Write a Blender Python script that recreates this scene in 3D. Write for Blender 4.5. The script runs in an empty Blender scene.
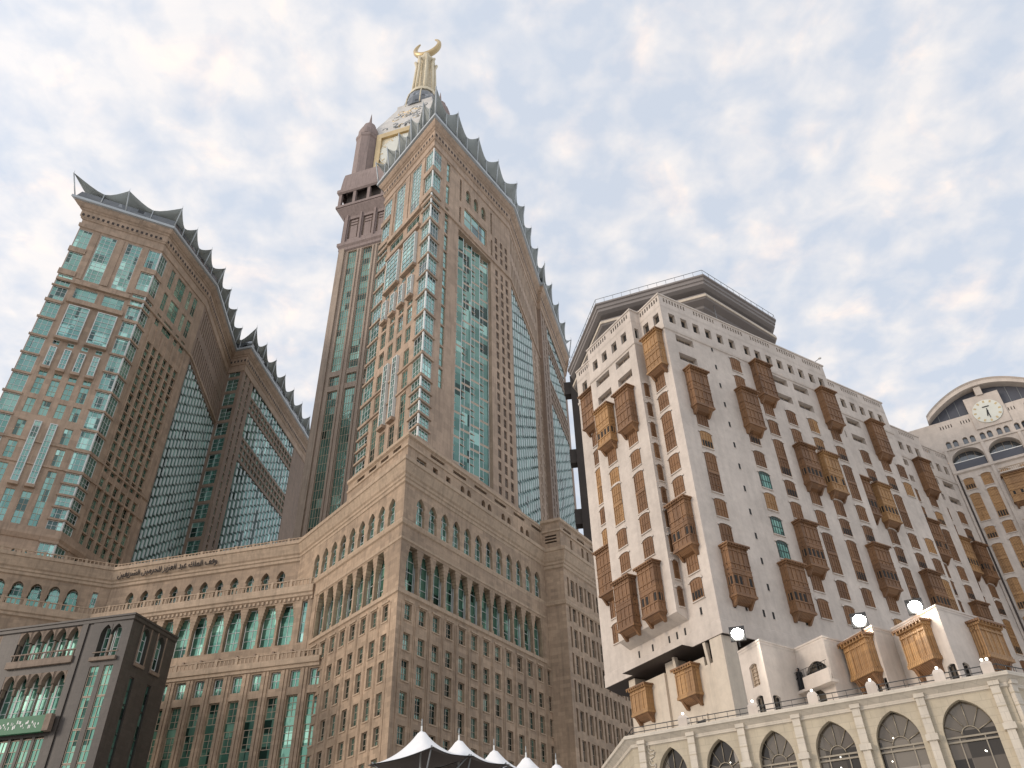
import bpy, math, random
from mathutils import Vector, Matrix
random.seed(7)
sc = bpy.context.scene
COL = sc.collection
R = math.radians
EYE = 1.6
# ------------------------------------------------------------------ camera
TILT, ROLL = R(37.914), R(-1.790)
cam_d = bpy.data.cameras.new('camera')
cam = bpy.data.objects.new('camera', cam_d); COL.objects.link(cam)
fwd = Vector((0, math.cos(TILT), math.sin(TILT))); rt = Vector((1, 0, 0)); up = rt.cross(fwd)
r2 = math.cos(ROLL) * rt + math.sin(ROLL) * up
u2 = -math.sin(ROLL) * rt + math.cos(ROLL) * up
M = Matrix.Identity(4)
for i in range(3):
    M[i][0], M[i][1], M[i][2] = r2[i], u2[i], -fwd[i]
M[2][3] = EYE
cam.matrix_world = M
cam_d.sensor_width = 36.0
cam_d.lens = 790.57 * 36.0 / 1024.0
cam_d.clip_start = 0.1; cam_d.clip_end = 6000
sc.camera = cam
# ------------------------------------------------------------------ world, sun, exposure
SUN_AZ, SUN_EL = R(-112), R(16)
w = bpy.data.worlds.new('World'); sc.world = w; w.use_nodes = True
nt = w.node_tree; N = nt.nodes; L = nt.links; N.clear()
def nd(tree, t, **kw):
    n = tree.nodes.new(t)
    for k, v in kw.items(): setattr(n, k, v)
    return n
out = nd(nt, 'ShaderNodeOutputWorld'); bg = nd(nt, 'ShaderNodeBackground'); bg.inputs['Strength'].default_value = 0.118
L.new(bg.outputs[0], out.inputs[0])
sky = nd(nt, 'ShaderNodeTexSky', sky_type='NISHITA', sun_disc=False)
sky.sun_elevation = SUN_EL; sky.sun_rotation = SUN_AZ; sky.air_density = 1.0; sky.dust_density = 2.0; sky.ozone_density = 1.2
tc = nd(nt, 'ShaderNodeTexCoord')
sep = nd(nt, 'ShaderNodeSeparateXYZ'); L.new(tc.outputs['Generated'], sep.inputs[0])
def mth(tree, op, a, b=None, clamp=False):
    n = nd(tree, 'ShaderNodeMath', operation=op, use_clamp=clamp)
    for i, v in enumerate((a, b)):
        if v is None: continue
        if isinstance(v, (int, float)): n.inputs[i].default_value = v
        else: tree.links.new(v, n.inputs[i])
    return n.outputs[0]
zz = mth(nt, 'ADD', mth(nt, 'MAXIMUM', sep.outputs[2], 0.02), 0.16)
cx = mth(nt, 'DIVIDE', sep.outputs[0], zz); cy = mth(nt, 'DIVIDE', sep.outputs[1], zz)
cmb = nd(nt, 'ShaderNodeCombineXYZ'); L.new(cx, cmb.inputs[0]); L.new(cy, cmb.inputs[1])
def noise(tree, vec, scale, detail, rough, dist=0.0, off=None):
    n = nd(tree, 'ShaderNodeTexNoise'); n.inputs['Scale'].default_value = scale
    n.inputs['Detail'].default_value = detail; n.inputs['Roughness'].default_value = rough; n.inputs['Distortion'].default_value = dist
    if off:
        mp = nd(tree, 'ShaderNodeMapping'); mp.inputs['Location'].default_value = off; tree.links.new(vec, mp.inputs[0]); vec = mp.outputs[0]
    tree.links.new(vec, n.inputs['Vector'])
    return n.outputs['Fac']
def ramp(tree, fac, stops):
    n = nd(tree, 'ShaderNodeValToRGB'); e = n.color_ramp.elements
    while len(e) < len(stops): e.new(0.5)
    for el, (p, c) in zip(e, stops):
        el.position = p; el.color = (c[0], c[1], c[2], 1) if isinstance(c, tuple) else (c, c, c, 1)
    tree.links.new(fac, n.inputs[0]); return n.outputs[0]
def mix(tree, fac, a, b, mode='MIX'):
    n = nd(tree, 'ShaderNodeMix', data_type='RGBA', blend_type=mode)
    for s, v in ((n.inputs[0], fac), (n.inputs[6], a), (n.inputs[7], b)):
        if isinstance(v, (int, float)): s.default_value = v
        elif isinstance(v, tuple): s.default_value = (*v, 1)
        else: tree.links.new(v, s)
    return n.outputs[2]
n1 = noise(nt, cmb.outputs[0], 15.5, 4, .5, .2, (3.1, .4, 0))          # mackerel puffs
n2 = noise(nt, cmb.outputs[0], 2.2, 4, .55, .3, (.7, 2.2, 0))          # broad banks
n3 = noise(nt, cmb.outputs[0], 10.0, 5, .6, .4, (8, 1, 0))
dens = mth(nt, 'ADD', mth(nt, 'MULTIPLY', n1, .58), mth(nt, 'ADD', mth(nt, 'MULTIPLY', n2, .46), mth(nt, 'MULTIPLY', n3, .13)))
# the sun side (west) carries more cloud and glow
wdot = nd(nt, 'ShaderNodeVectorMath', operation='DOT_PRODUCT'); L.new(tc.outputs['Generated'], wdot.inputs[0])
wdot.inputs[1].default_value = (math.sin(SUN_AZ) * .95, math.cos(SUN_AZ) * .95, .3)
west = mth(nt, 'MULTIPLY', mth(nt, 'ADD', wdot.outputs['Value'], 1.0), .5, True)
dens = mth(nt, 'ADD', dens, mth(nt, 'MULTIPLY', mth(nt, 'SUBTRACT', west, .5), .10))
mask = ramp(nt, dens, [(.49, 0.1), (.585, .5), (.69, 1.0)])
veil = mix(nt, .87, sky.outputs[0], (4.95, 5.5, 6.4))
ccol = ramp(nt, n3, [(.35, (6.25, 6.2, 6.35)), (.55, (6.75, 6.5, 6.45)), (.68, (7.7, 6.85, 6.4))])
skyc = mix(nt, mask, veil, ccol)
glow = ramp(nt, west, [(.45, .95), (.7, 1.0), (.85, 1.12), (1.0, 1.5)])
skyc = mix(nt, 1.0, skyc, glow, 'MULTIPLY')
L.new(skyc, bg.inputs[0])
sun_d = bpy.data.lights.new('sun', 'SUN'); sun_d.energy = 1.0; sun_d.angle = R(14); sun_d.color = (1, .84, .68)
sun = bpy.data.objects.new('sun', sun_d); COL.objects.link(sun)
sdir = Vector((math.sin(SUN_AZ) * math.cos(SUN_EL), math.cos(SUN_AZ) * math.cos(SUN_EL), math.sin(SUN_EL)))
sun.rotation_euler = sdir.to_track_quat('Z', 'Y').to_euler(); sun.location = sdir * 400
vs = sc.view_settings; vs.view_transform = 'Standard'; vs.look = 'None'; vs.gamma = 1; vs.use_curve_mapping = False
vs.exposure = 0.30
# ------------------------------------------------------------------ materials
MATS = {}
def newmat(name):
    m = bpy.data.materials.new(name); m.use_nodes = True; t = m.node_tree
    b = t.nodes['Principled BSDF']; MATS[name] = m
    return m, t, b
def uvnode(t): return nd(t, 'ShaderNodeUVMap').outputs[0]
def stone(name, c, var=.12, bw=1.6, bh=.8, mortar=.82, rough=.75, streak=.1, joints=True, big=.05):
    m, t, b = newmat(name); uv = uvnode(t)
    geo = nd(t, 'ShaderNodeNewGeometry').outputs['Position']
    col = c
    if joints:
        br = nd(t, 'ShaderNodeTexBrick'); t.links.new(uv, br.inputs['Vector'])
        br.inputs['Scale'].default_value = 1.0; br.inputs['Brick Width'].default_value = bw; br.inputs['Row Height'].default_value = bh
        br.inputs['Mortar Size'].default_value = .02; br.inputs['Mortar Smooth'].default_value = .3
        br.inputs['Color1'].default_value = (*[x * (1 - var * .5) for x in c], 1); br.inputs['Color2'].default_value = (*[min(1, x * (1 + var * .5)) for x in c], 1)
        br.inputs['Mortar'].default_value = (*[x * mortar for x in c], 1)
        col = br.outputs[0]
    nz = noise(t, geo, big, 6, .6)
    col = mix(t, 1.0, col, ramp(t, nz, [(.3, 1 - var), (.7, 1 + var * .6)]), 'MULTIPLY')
    col = mix(t, 1.0, col, ramp(t, noise(t, geo, 1.3, 6, .7), [(.3, .9), (.7, 1.07)]), 'MULTIPLY')
    if streak:      # rain streaks running down the walls
        mp = nd(t, 'ShaderNodeMapping'); mp.inputs['Scale'].default_value = (1.1, 1.1, .06); t.links.new(geo, mp.inputs[0])
        s = noise(t, mp.outputs[0], 1.0, 5, .65)
        col = mix(t, 1.0, col, ramp(t, s, [(.36, 1 - streak * 2), (.52, 1.0)]), 'MULTIPLY')
    t.links.new(col, b.inputs['Base Color']); b.inputs['Roughness'].default_value = rough
    nb = noise(t, geo, 2.5, 5, .6); bm = nd(t, 'ShaderNodeBump'); bm.inputs['Strength'].default_value = .25; bm.inputs['Distance'].default_value = .05
    t.links.new(nb, bm.inputs['Height']); t.links.new(bm.outputs[0], b.inputs['Normal'])
    return m
def plain(name, c, rough=.6, metal=0, var=.1, scale=.6):
    m, t, b = newmat(name)
    geo = nd(t, 'ShaderNodeNewGeometry').outputs['Position']
    nz = noise(t, geo, scale, 5, .6)
    t.links.new(mix(t, 1.0, c, ramp(t, nz, [(.3, 1 - var), (.7, 1 + var)]), 'MULTIPLY'), b.inputs['Base Color'])
    b.inputs['Roughness'].default_value = rough; b.inputs['Metallic'].default_value = metal
    return m
def glass(name, c_lo, c_hi, snap=(2.1, 2.1, 2.05), metal=.75, rough=.07, darkp=.2, lightp=.06, coat=0.0):
    m, t, b = newmat(name)
    geo = nd(t, 'ShaderNodeNewGeometry').outputs['Position']
    sn = nd(t, 'ShaderNodeVectorMath', operation='SNAP'); sn.inputs[1].default_value = snap; t.links.new(geo, sn.inputs[0])
    wn = nd(t, 'ShaderNodeTexWhiteNoise'); t.links.new(sn.outputs[0], wn.inputs['Vector'])
    col = ramp(t, wn.outputs[0], [(0, tuple(x * .25 for x in c_lo)), (darkp, tuple(x * .35 for x in c_lo)), (darkp + .02, c_lo), (1 - lightp - .02, c_hi), (1 - lightp, tuple(min(1, x * 1.5 + .05) for x in c_hi))])
    t.links.new(col, b.inputs['Base Color']); b.inputs['Metallic'].default_value = metal; b.inputs['Roughness'].default_value = rough
    b.inputs['Coat Weight'].default_value = coat; b.inputs['Coat IOR'].default_value = 2.0; b.inputs['Coat Roughness'].default_value = .04
    nb = noise(t, geo, .5, 2, .5); bm = nd(t, 'ShaderNodeBump'); bm.inputs['Strength'].default_value = .14; bm.inputs['Distance'].default_value = .3
    t.links.new(nb, bm.inputs['Height']); t.links.new(bm.outputs[0], b.inputs['Normal'])
    return m
def wood(name, c):
    m, t, b = newmat(name); uv = uvnode(t)
    geo = nd(t, 'ShaderNodeNewGeometry').outputs['Position']
    wv = nd(t, 'ShaderNodeTexWave', wave_type='BANDS', bands_direction='X'); wv.inputs['Scale'].default_value = 1.6; wv.inputs['Distortion'].default_value = .1
    t.links.new(uv, wv.inputs['Vector'])
    wh = nd(t, 'ShaderNodeTexWave', wave_type='BANDS', bands_direction='Y'); wh.inputs['Scale'].default_value = .55; wh.inputs['Distortion'].default_value = .05
    t.links.new(uv, wh.inputs['Vector'])
    sn = nd(t, 'ShaderNodeVectorMath', operation='SNAP'); sn.inputs[1].default_value = (1.6, 1.6, 3.08); t.links.new(geo, sn.inputs[0])
    wn = nd(t, 'ShaderNodeTexWhiteNoise'); t.links.new(sn.outputs[0], wn.inputs['Vector'])
    col = mix(t, 1.0, c, ramp(t, wv.outputs['Fac'], [(.2, .72), (.6, 1.1)]), 'MULTIPLY')
    col = mix(t, 1.0, col, ramp(t, wh.outputs['Fac'], [(.1, .9), (.3, 1.0)]), 'MULTIPLY')
    col = mix(t, 1.0, col, ramp(t, wn.outputs[0], [(0, (.78, .72, .66)), (1, (1.2, 1.14, 1.02))]), 'MULTIPLY')
    t.links.new(col, b.inputs['Base Color']); b.inputs['Roughness'].default_value = .55
    bm = nd(t, 'ShaderNodeBump'); bm.inputs['Strength'].default_value = .5; bm.inputs['Distance'].default_value = .05
    t.links.new(wv.outputs['Fac'], bm.inputs['Height']); t.links.new(bm.outputs[0], b.inputs['Normal'])
    return m
def emit(name, c, s):
    m, t, b = newmat(name); b.inputs['Base Color'].default_value = (*c, 1)
    b.inputs['Emission Color'].default_value = (*c, 1); b.inputs['Emission Strength'].default_value = s
    return m
stone('tan', (.405, .295, .203), .3, 1.8, .9)
stone('tan_light', (.46, .345, .242), .15, 1.8, .6)
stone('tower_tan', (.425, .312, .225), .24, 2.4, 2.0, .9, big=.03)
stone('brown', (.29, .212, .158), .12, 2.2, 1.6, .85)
stone('shaft_tan', (.39, .31, .245), .1, 2.2, 2.2, .85, big=.03)
stone('mauve', (.29, .225, .205), .1, 2.2, 2.2, .85, big=.03)
stone('granite', (.066, .055, .047), .22, 1.4, .7, .7, .5)
stone('granite_tan', (.24, .18, .135), .15, 1.4, .7)
stone('plaster', (.60, .53, .465), .16, joints=False, streak=.04, big=.22, rough=.85)
stone('plaster_warm', (.60, .52, .42), .1, joints=False, streak=.05, big=.15, rough=.85)
stone('cream', (.50, .435, .325), .08, .9, .45, .85, .7, .06, big=.3)
stone('cream_light', (.60, .54, .45), .06, 1.2, .5, .85, .6, .05, big=.3)
stone('paving', (.62, .60, .57), .08, 1.2, 1.2, .8, .35, 0, big=.02)
plain('frame_white', (.62, .64, .62), .45)
plain('fin', (.56, .64, .63), .4)
plain('fin_dark', (.16, .21, .20), .5)
plain('frame_tan', (.45, .36, .27), .5)
plain('metal_grey', (.22, .235, .245), .45, .3, .12, .05)
plain('metal_light', (.42, .45, .46), .4, .3, .1, .1)
plain('membrane', (.33, .36, .35), .7, 0, .12, .08)
plain('dark', (.018, .017, .016), .8)
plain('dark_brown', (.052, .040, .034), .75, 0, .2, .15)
plain('gold', (.56, .43, .24), .35, .6, .15, .2)
plain('gold_pale', (.66, .58, .42), .5, .2, .12, .1)
plain('silver_stone', (.58, .555, .51), .45, .15, .15, .2)
plain('dial', (.66, .67, .60), .5, 0, .05)
plain('green_black', (.03, .06, .05), .4)
plain('fabric', (.80, .81, .82), .8, 0, .05)
plain('iron', (.05, .05, .05), .5, .5)
plain('black_cloth', (.012, .012, .014), .9)
plain('skin', (.45, .28, .2), .6)
plain('sign_green', (.012, .13, .055), .5)
plain('white_paint', (.75, .75, .72), .5)
plain('terracotta', (.35, .17, .1), .8)
plain('leaf', (.05, .085, .03), .8, 0, .3, 3)
glass('glass', (.13, .29, .245), (.26, .455, .395), metal=.65)
glass('glass_corner', (.115, .275, .235), (.235, .435, .375), (3, 3, 4), .7, .05, .1, .05, .45)
glass('glass_office', (.085, .155, .125), (.20, .31, .255), (1.9, 1.9, 2.6), .55, .1, .35, .05)
glass('glass_strip', (.095, .19, .16), (.19, .33, .28), (3.2, 3.2, 4), .6, .08, .15, .03)
glass('glass_saw', (.18, .33, .30), (.31, .50, .46), (3.2, 3.2, 4), .45, .12, .12, .05)
glass('glass_dark', (.10, .22, .175), (.23, .42, .34), (1.5, 1.5, 2), .6, .1, .3, .03)
glass('glass_green', (.10, .25, .19), (.22, .42, .32), (1.7, 1.7, 2.6), .6, .1, .12, .06)
glass('glass_brown', (.115, .095, .075), (.17, .145, .115), (2, 2, 1.5), .35, .12, .1, .02)
glass('glass_grey', (.12, .13, .14), (.17, .18, .19), (2, 2, 2), .5, .1, .1, .02)
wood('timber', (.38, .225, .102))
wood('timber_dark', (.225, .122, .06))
plain('slab_grey', (.235, .212, .20), .7, 0, .12, .1)
plain('slab_brown', (.15, .128, .115), .8, 0, .15, .15)
plain('slab_blue', (.075, .08, .1), .5, 0, .1, .3)
plain('frame_bronze', (.30, .26, .20), .4, .3)
emit('lamp', (1, .97, .9), 90)
emit('globe', (1, .95, .85), 3)
# ------------------------------------------------------------------ geometry helpers
def dv(az): a = R(az); return Vector((math.sin(a), math.cos(a), 0))
class Face:
    """a vertical wall plane: u runs along azimuth az from o, w points out of the wall, z is height over the eye"""
    def __init__(s, o, az, side=1, w=0.0):
        s.t = dv(az); s.az = az; s.side = side
        s.n = Vector((s.t.y, -s.t.x, 0)) * side
        s.o = Vector((o[0], o[1], 0)) + s.n * w
    def P(s, u, z, w=0.0):
        p = s.o + s.t * u + s.n * w
        return Vector((p.x, p.y, z + EYE))
    def mat(s, u, z, w=0.0):
        X = s.t * s.side; Y = -s.n; p = s.P(u, z, w)
        m = Matrix.Identity(4)
        for i in range(3): m[i][0], m[i][1], m[i][3] = X[i], Y[i], p[i]
        return m
    def off(s, w): return Face(s.o, s.az, s.side, w)
    def at(s, u): return Face(s.o + s.t * u, s.az, s.side)
class MB:
    def __init__(s): s.v = []; s.f = []; s.m = []; s.names = []; s.sm = []
    def mi(s, mat):
        if mat not in s.names: s.names.append(mat)
        return s.names.index(mat)
    def add(s, vs, fs, mat, smooth=False):
        b = len(s.v); s.v += [Vector(p) for p in vs]; k = s.mi(mat)
        for f in fs: s.f.append([b + i for i in f]); s.m.append(k); s.sm.append(smooth)
    def merge(s, o, mx):
        b = len(s.v); s.v += [mx @ p for p in o.v]
        ks = [s.mi(n) for n in o.names]
        for f, k, q in zip(o.f, o.m, o.sm): s.f.append([b + i for i in f]); s.m.append(ks[k]); s.sm.append(q)
    def box8(s, c, mat):
        s.add(c, [(0, 3, 2, 1), (4, 5, 6, 7), (0, 1, 5, 4), (1, 2, 6, 5), (2, 3, 7, 6), (3, 0, 4, 7)], mat)
    def bx(s, F, u0, u1, z0, z1, w0, w1, mat):
        s.box8([F.P(u0, z0, w0), F.P(u1, z0, w0), F.P(u1, z0, w1), F.P(u0, z0, w1), F.P(u0, z1, w0), F.P(u1, z1, w0), F.P(u1, z1, w1), F.P(u0, z1, w1)], mat)
    def lb(s, x0, x1, y0, y1, z0, z1, mat):
        s.box8([(x0, y0, z0), (x1, y0, z0), (x1, y1, z0), (x0, y1, z0), (x0, y0, z1), (x1, y0, z1), (x1, y1, z1), (x0, y1, z1)], mat)
    def quad(s, a, b, c, d, mat): s.add([a, b, c, d], [(0, 1, 2, 3)], mat)
    def frus(s, F, ub, wb, zb, ut, wt, zt, mat):      # tapered block: (u0,u1),(w0,w1) at bottom and top
        c = [F.P(ub[0], zb, wb[0]), F.P(ub[1], zb, wb[0]), F.P(ub[1], zb, wb[1]), F.P(ub[0], zb, wb[1]),
             F.P(ut[0], zt, wt[0]), F.P(ut[1], zt, wt[0]), F.P(ut[1], zt, wt[1]), F.P(ut[0], zt, wt[1])]
        s.box8(c, mat)
    def prism(s, poly, z0, z1, mat, top=True, bottom=False, eye=True):
        e = EYE if eye else 0; n = len(poly)
        vs = [(p[0], p[1], z0 + e) for p in poly] + [(p[0], p[1], z1 + e) for p in poly]
        fs = [(i, (i + 1) % n, n + (i + 1) % n, n + i) for i in range(n)]
        if top: fs.append(tuple(range(n, 2 * n)))
        if bottom: fs.append(tuple(range(n - 1, -1, -1)))
        s.add(vs, fs, mat)
    def tube(s, pts, r, mat, k=6, r1=None):
        rings = []; n = len(pts); pts = [Vector(p) for p in pts]; b = len(s.v); vs = []; fs = []
        for i, p in enumerate(pts):
            d = (pts[min(i + 1, n - 1)] - pts[max(i - 1, 0)]).normalized()
            a = d.cross(Vector((.31, .17, .93))); a = a.normalized() if a.length > 1e-4 else Vector((1, 0, 0)); c = d.cross(a)
            rr = r if r1 is None else r + (r1 - r) * i / (n - 1)
            for j in range(k):
                q = 2 * math.pi * j / k; vs.append(p + a * math.cos(q) * rr + c * math.sin(q) * rr)
        for i in range(n - 1):
            for j in range(k): fs.append((i * k + j, i * k + (j + 1) % k, (i + 1) * k + (j + 1) % k, (i + 1) * k + j))
        fs.append(tuple(range(k))[::-1]); fs.append(tuple(range((n - 1) * k, n * k)))
        s.add(vs, fs, mat, True)
    def lathe(s, c, prof, mat, k=16, rot=0.0, smooth=True, squash=None):
        vs = []; fs = []
        for r, z in prof:
            for j in range(k):
                q = rot + 2 * math.pi * j / k; vs.append((c[0] + r * math.cos(q), c[1] + r * math.sin(q), c[2] + z))
        for i in range(len(prof) - 1):
            for j in range(k): fs.append((i * k + j, i * k + (j + 1) % k, (i + 1) * k + (j + 1) % k, (i + 1) * k + j))
        s.add(vs, fs, mat, smooth)
        if prof[-1][0] > .02: s.add(vs[-k:], [tuple(range(k))], mat)
        if prof[0][0] > .02: s.add(vs[:k], [tuple(range(k))[::-1]], mat)
    def wall(s, F, u0, u1, z0, z1, mat, holes=(), w=0.0, reveal=None):
        hs = [h for h in holes if h[1] > u0 + 1e-4 and h[0] < u1 - 1e-4 and h[3] > z0 + 1e-4 and h[2] < z1 - 1e-4]
        rnd = lambda x: round(x, 4)
        us = sorted({rnd(u0), rnd(u1)} | {rnd(x) for h in hs for x in h[:2] if u0 < x < u1})
        zs = sorted({rnd(z0), rnd(z1)} | {rnd(x) for h in hs for x in h[2:4] if z0 < x < z1})
        for j in range(len(zs) - 1):
            zm = (zs[j] + zs[j + 1]) / 2; row = [h for h in hs if h[2] < zm < h[3]]; st = None
            for i in range(len(us) - 1):
                um = (us[i] + us[i + 1]) / 2; hole = any(h[0] < um < h[1] for h in row)
                if hole:
                    if st is not None: s.quad(F.P(st, zs[j], w), F.P(us[i], zs[j], w), F.P(us[i], zs[j + 1], w), F.P(st, zs[j + 1], w), mat); st = None
                elif st is None: st = us[i]
            if st is not None: s.quad(F.P(st, zs[j], w), F.P(us[-1], zs[j], w), F.P(us[-1], zs[j + 1], w), F.P(st, zs[j + 1], w), mat)
        rm = reveal or mat
        for h in hs:
            a, b, c, d, e = h[0], h[1], h[2], h[3], h[4]
            for (p, q) in (((a, c), (a, d)), ((a, d), (b, d)), ((b, d), (b, c)), ((b, c), (a, c))):
                s.quad(F.P(p[0], p[1], w), F.P(q[0], q[1], w), F.P(q[0], q[1], w - e), F.P(p[0], p[1], w - e), rm)
    def arch(s, F, u0, u1, zs, zt, mat, d, w=0.0, k=8, kind='point', ztop=None):
        """fills the rectangle over an arched opening: spandrels at w and the soffit going back d"""
        c = (u0 + u1) / 2; a = (u1 - u0) / 2; r = zt - zs; ztop = ztop or zt
        if kind == 'point':
            r = max(r, a * 1.001); cc = (r * r - a * a) / (2 * a); Rr = a + cc
            fz = lambda x: math.sqrt(max(0, Rr * Rr - (abs(x) + cc) ** 2))
        elif kind == 'round': fz = lambda x: r * math.sqrt(max(0, 1 - (x / a) ** 2))
        else: fz = lambda x: r * (1 - (x / a) ** 2)
        xs = [a * math.sin(math.pi / 2 * (i / k)) for i in range(-k, k + 1)]
        for p, q in zip(xs, xs[1:]):
            zp, zq = zs + fz(p), zs + fz(q)
            s.quad(F.P(c + p, zp, w), F.P(c + q, zq, w), F.P(c + q, ztop, w), F.P(c + p, ztop, w), mat)
            s.quad(F.P(c + p, zp, w), F.P(c + q, zq, w), F.P(c + q, zq, w - d), F.P(c + p, zp, w - d), mat)
    def sweep(s, pl, prof, mat, closed=False):
        """mouldings: profile [(w,z)] carried along a plan polyline (left to right, outside on the right hand) with mitres"""
        rows = [offset(pl, w_, closed) for w_, z_ in prof]; n = len(pl); m = n if closed else n - 1
        for a in range(len(prof) - 1):
            for i in range(m):
                j = (i + 1) % n; z0, z1 = prof[a][1] + EYE, prof[a + 1][1] + EYE
                p, q, r_, t = rows[a][i], rows[a][j], rows[a + 1][j], rows[a + 1][i]
                s.quad((p[0], p[1], z0), (q[0], q[1], z0), (r_[0], r_[1], z1), (t[0], t[1], z1), mat)
        if not closed:
            for i in (0, n - 1):
                s.add([(rows[a][i][0], rows[a][i][1], prof[a][1] + EYE) for a in range(len(prof))], [tuple(range(len(prof)))], mat)
    def build(s, name, parent=None, loc=None, smooth=None):
        me = bpy.data.meshes.new(name)
        o0 = Vector((0, 0, 0))
        if parent is not None and loc is None: o0 = parent_world(parent)
        me.from_pydata([tuple(p - o0) for p in s.v], [], s.f)
        for n in s.names: me.materials.append(MATS[n])
        me.polygons.foreach_set('material_index', s.m); me.polygons.foreach_set('use_smooth', s.sm)
        uvmap(me, o0); me.update()
        ob = bpy.data.objects.new(name, me); COL.objects.link(ob)
        if parent is not None: ob.parent = parent
        return ob
def uvmap(me, o0):
    uv = me.uv_layers.new(name='UVMap').data
    vs = me.vertices; lp = me.loops
    for p in me.polygons:
        n = p.normal
        if abs(n.z) > .75:
            for li in p.loop_indices:
                c = vs[lp[li].vertex_index].co; uv[li].uv = (c.x + o0.x, c.y + o0.y)
        else:
            l = math.hypot(n.x, n.y) or 1; tx, ty = -n.y / l, n.x / l
            if (tx, ty) < (0, 0): tx, ty = -tx, -ty
            for li in p.loop_indices:
                c = vs[lp[li].vertex_index].co; uv[li].uv = ((c.x + o0.x) * tx + (c.y + o0.y) * ty, c.z + o0.z)
def parent_world(o):
    p = Vector(o.location)
    while o.parent: o = o.parent; p = p + Vector(o.location)
    return p
def offset(pl, w, closed=False):
    n = len(pl); res = []
    def nrm(a, b):
        d = Vector((b[0] - a[0], b[1] - a[1])); d.normalize(); return Vector((d.y, -d.x))
    for i in range(n):
        a = nrm(pl[i - 1], pl[i]) if (i > 0 or closed) else None
        b = nrm(pl[i], pl[(i + 1) % n]) if (i < n - 1 or closed) else None
        if a is None: m = b * w
        elif b is None: m = a * w
        else:
            k = 1 + a.dot(b); m = (a + b) * (w / max(k, .25))
        res.append((pl[i][0] + m.x, pl[i][1] + m.y))
    return res
CAMP = Vector((0, 0, EYE))
def tag(o, label, cat, group=None, kind=None):
    o['label'] = label; o['category'] = cat
    if group: o['group'] = group
    if kind: o['kind'] = kind
    return o
class Thing:
    def __init__(s, name, label, cat, loc, group=None):
        s.root = bpy.data.objects.new(name, None); COL.objects.link(s.root); s.root.location = loc
        s.root.empty_display_size = 1; tag(s.root, label, cat, group); s.parts = {}; s.wins = {}
    def p(s, name):
        if name not in s.parts: s.parts[name] = MB()
        return s.parts[name]
    def one(s, name, mb, sub=None):
        o = mb.build(name, s.root)
        for n, m2 in (sub or {}).items(): m2.build(n, o)
        return o
    def win(s, kind, F, u, z, T, w=0.0): s.wins.setdefault(kind, []).append((F.mat(u, z, w), T))
    def finish(s, cap=96):
        for n, mb in s.parts.items():
            if mb.f: mb.build(n, s.root)
        rl = Vector(s.root.location)
        for kind, items in s.wins.items():
            items.sort(key=lambda it: (it[0].translation - CAMP).length / math.sqrt(it[1].area))
            rest = MB(); nrest = 0
            for i, (mx, T) in enumerate(items):
                if i < cap or len(items) <= 100:
                    m0, subs = T.meshes()
                    o = bpy.data.objects.new(kind, m0); COL.objects.link(o); o.parent = s.root
                    mm = mx.copy(); mm.translation = mx.translation - rl; o.matrix_local = mm
                    for sn, sm in subs:
                        c = bpy.data.objects.new(sn, sm); COL.objects.link(c); c.parent = o
                else:
                    nrest += 1; rest.merge(T.main, mx)
                    for sn, sm in T.subs: rest.merge(sm, mx)
            if nrest:
                o = rest.build(kind, s.root); o['kind'] = 'stuff'
        return s.root
class Sep:
    """each moulding a part of its own"""
    def __init__(s, thing, name): s.t = thing; s.n = name
    def sweep(s, *a, **k): m = MB(); m.sweep(*a, **k); s.t.one(s.n, m)
    def bx(s, *a): m = MB(); m.bx(*a); s.t.one(s.n, m)
class Tmpl:
    """a window in local axes: x along the wall, y into the wall, z up from the sill; main mesh and named sub-meshes"""
    def __init__(s, name, main, subs, area): s.name = name; s.main = main; s.subs = subs; s.area = area; s._m = None
    def meshes(s):
        if s._m is None:
            def mk(n, mb):
                me = bpy.data.meshes.new(n); me.from_pydata([tuple(v) for v in mb.v], [], mb.f)
                for q in mb.names: me.materials.append(MATS[q])
                me.polygons.foreach_set('material_index', mb.m); uvmap(me, Vector((0, 0, 0))); me.update(); return me
            s._m = (mk(s.name, s.main), [(n, mk(n, b)) for n, b in s.subs])
        return s._m
TC = {}
def tw(w, h, d, nx=2, nz=2, fm='frame_white', gm='glass', fw=.13, ft=.12):
    """window set back d in its opening"""
    k = ('w', round(w, 3), round(h, 3), d, nx, nz, fm, gm, fw)
    if k in TC: return TC[k]
    m = MB(); g = MB(); a = w / 2
    m.lb(-a, -a + fw, d - ft, d, 0, h, fm); m.lb(a - fw, a, d - ft, d, 0, h, fm)
    m.lb(-a + fw, a - fw, d - ft, d, 0, fw, fm); m.lb(-a + fw, a - fw, d - ft, d, h - fw, h, fm)
    for i in range(1, nx):
        x = -a + w * i / nx; m.lb(x - fw * .35, x + fw * .35, d - ft * .8, d, fw, h - fw, fm)
    for i in range(1, nz):
        z = h * i / nz; m.lb(-a + fw, a - fw, d - ft * .7, d, z - fw * .35, z + fw * .35, fm)
    g.add([(-a, d + .01, 0), (a, d + .01, 0), (a, d + .01, h), (-a, d + .01, h)], [(0, 1, 2, 3)], gm)
    TC[k] = Tmpl('window', m, [('pane', g)], w * h); return TC[k]
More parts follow.
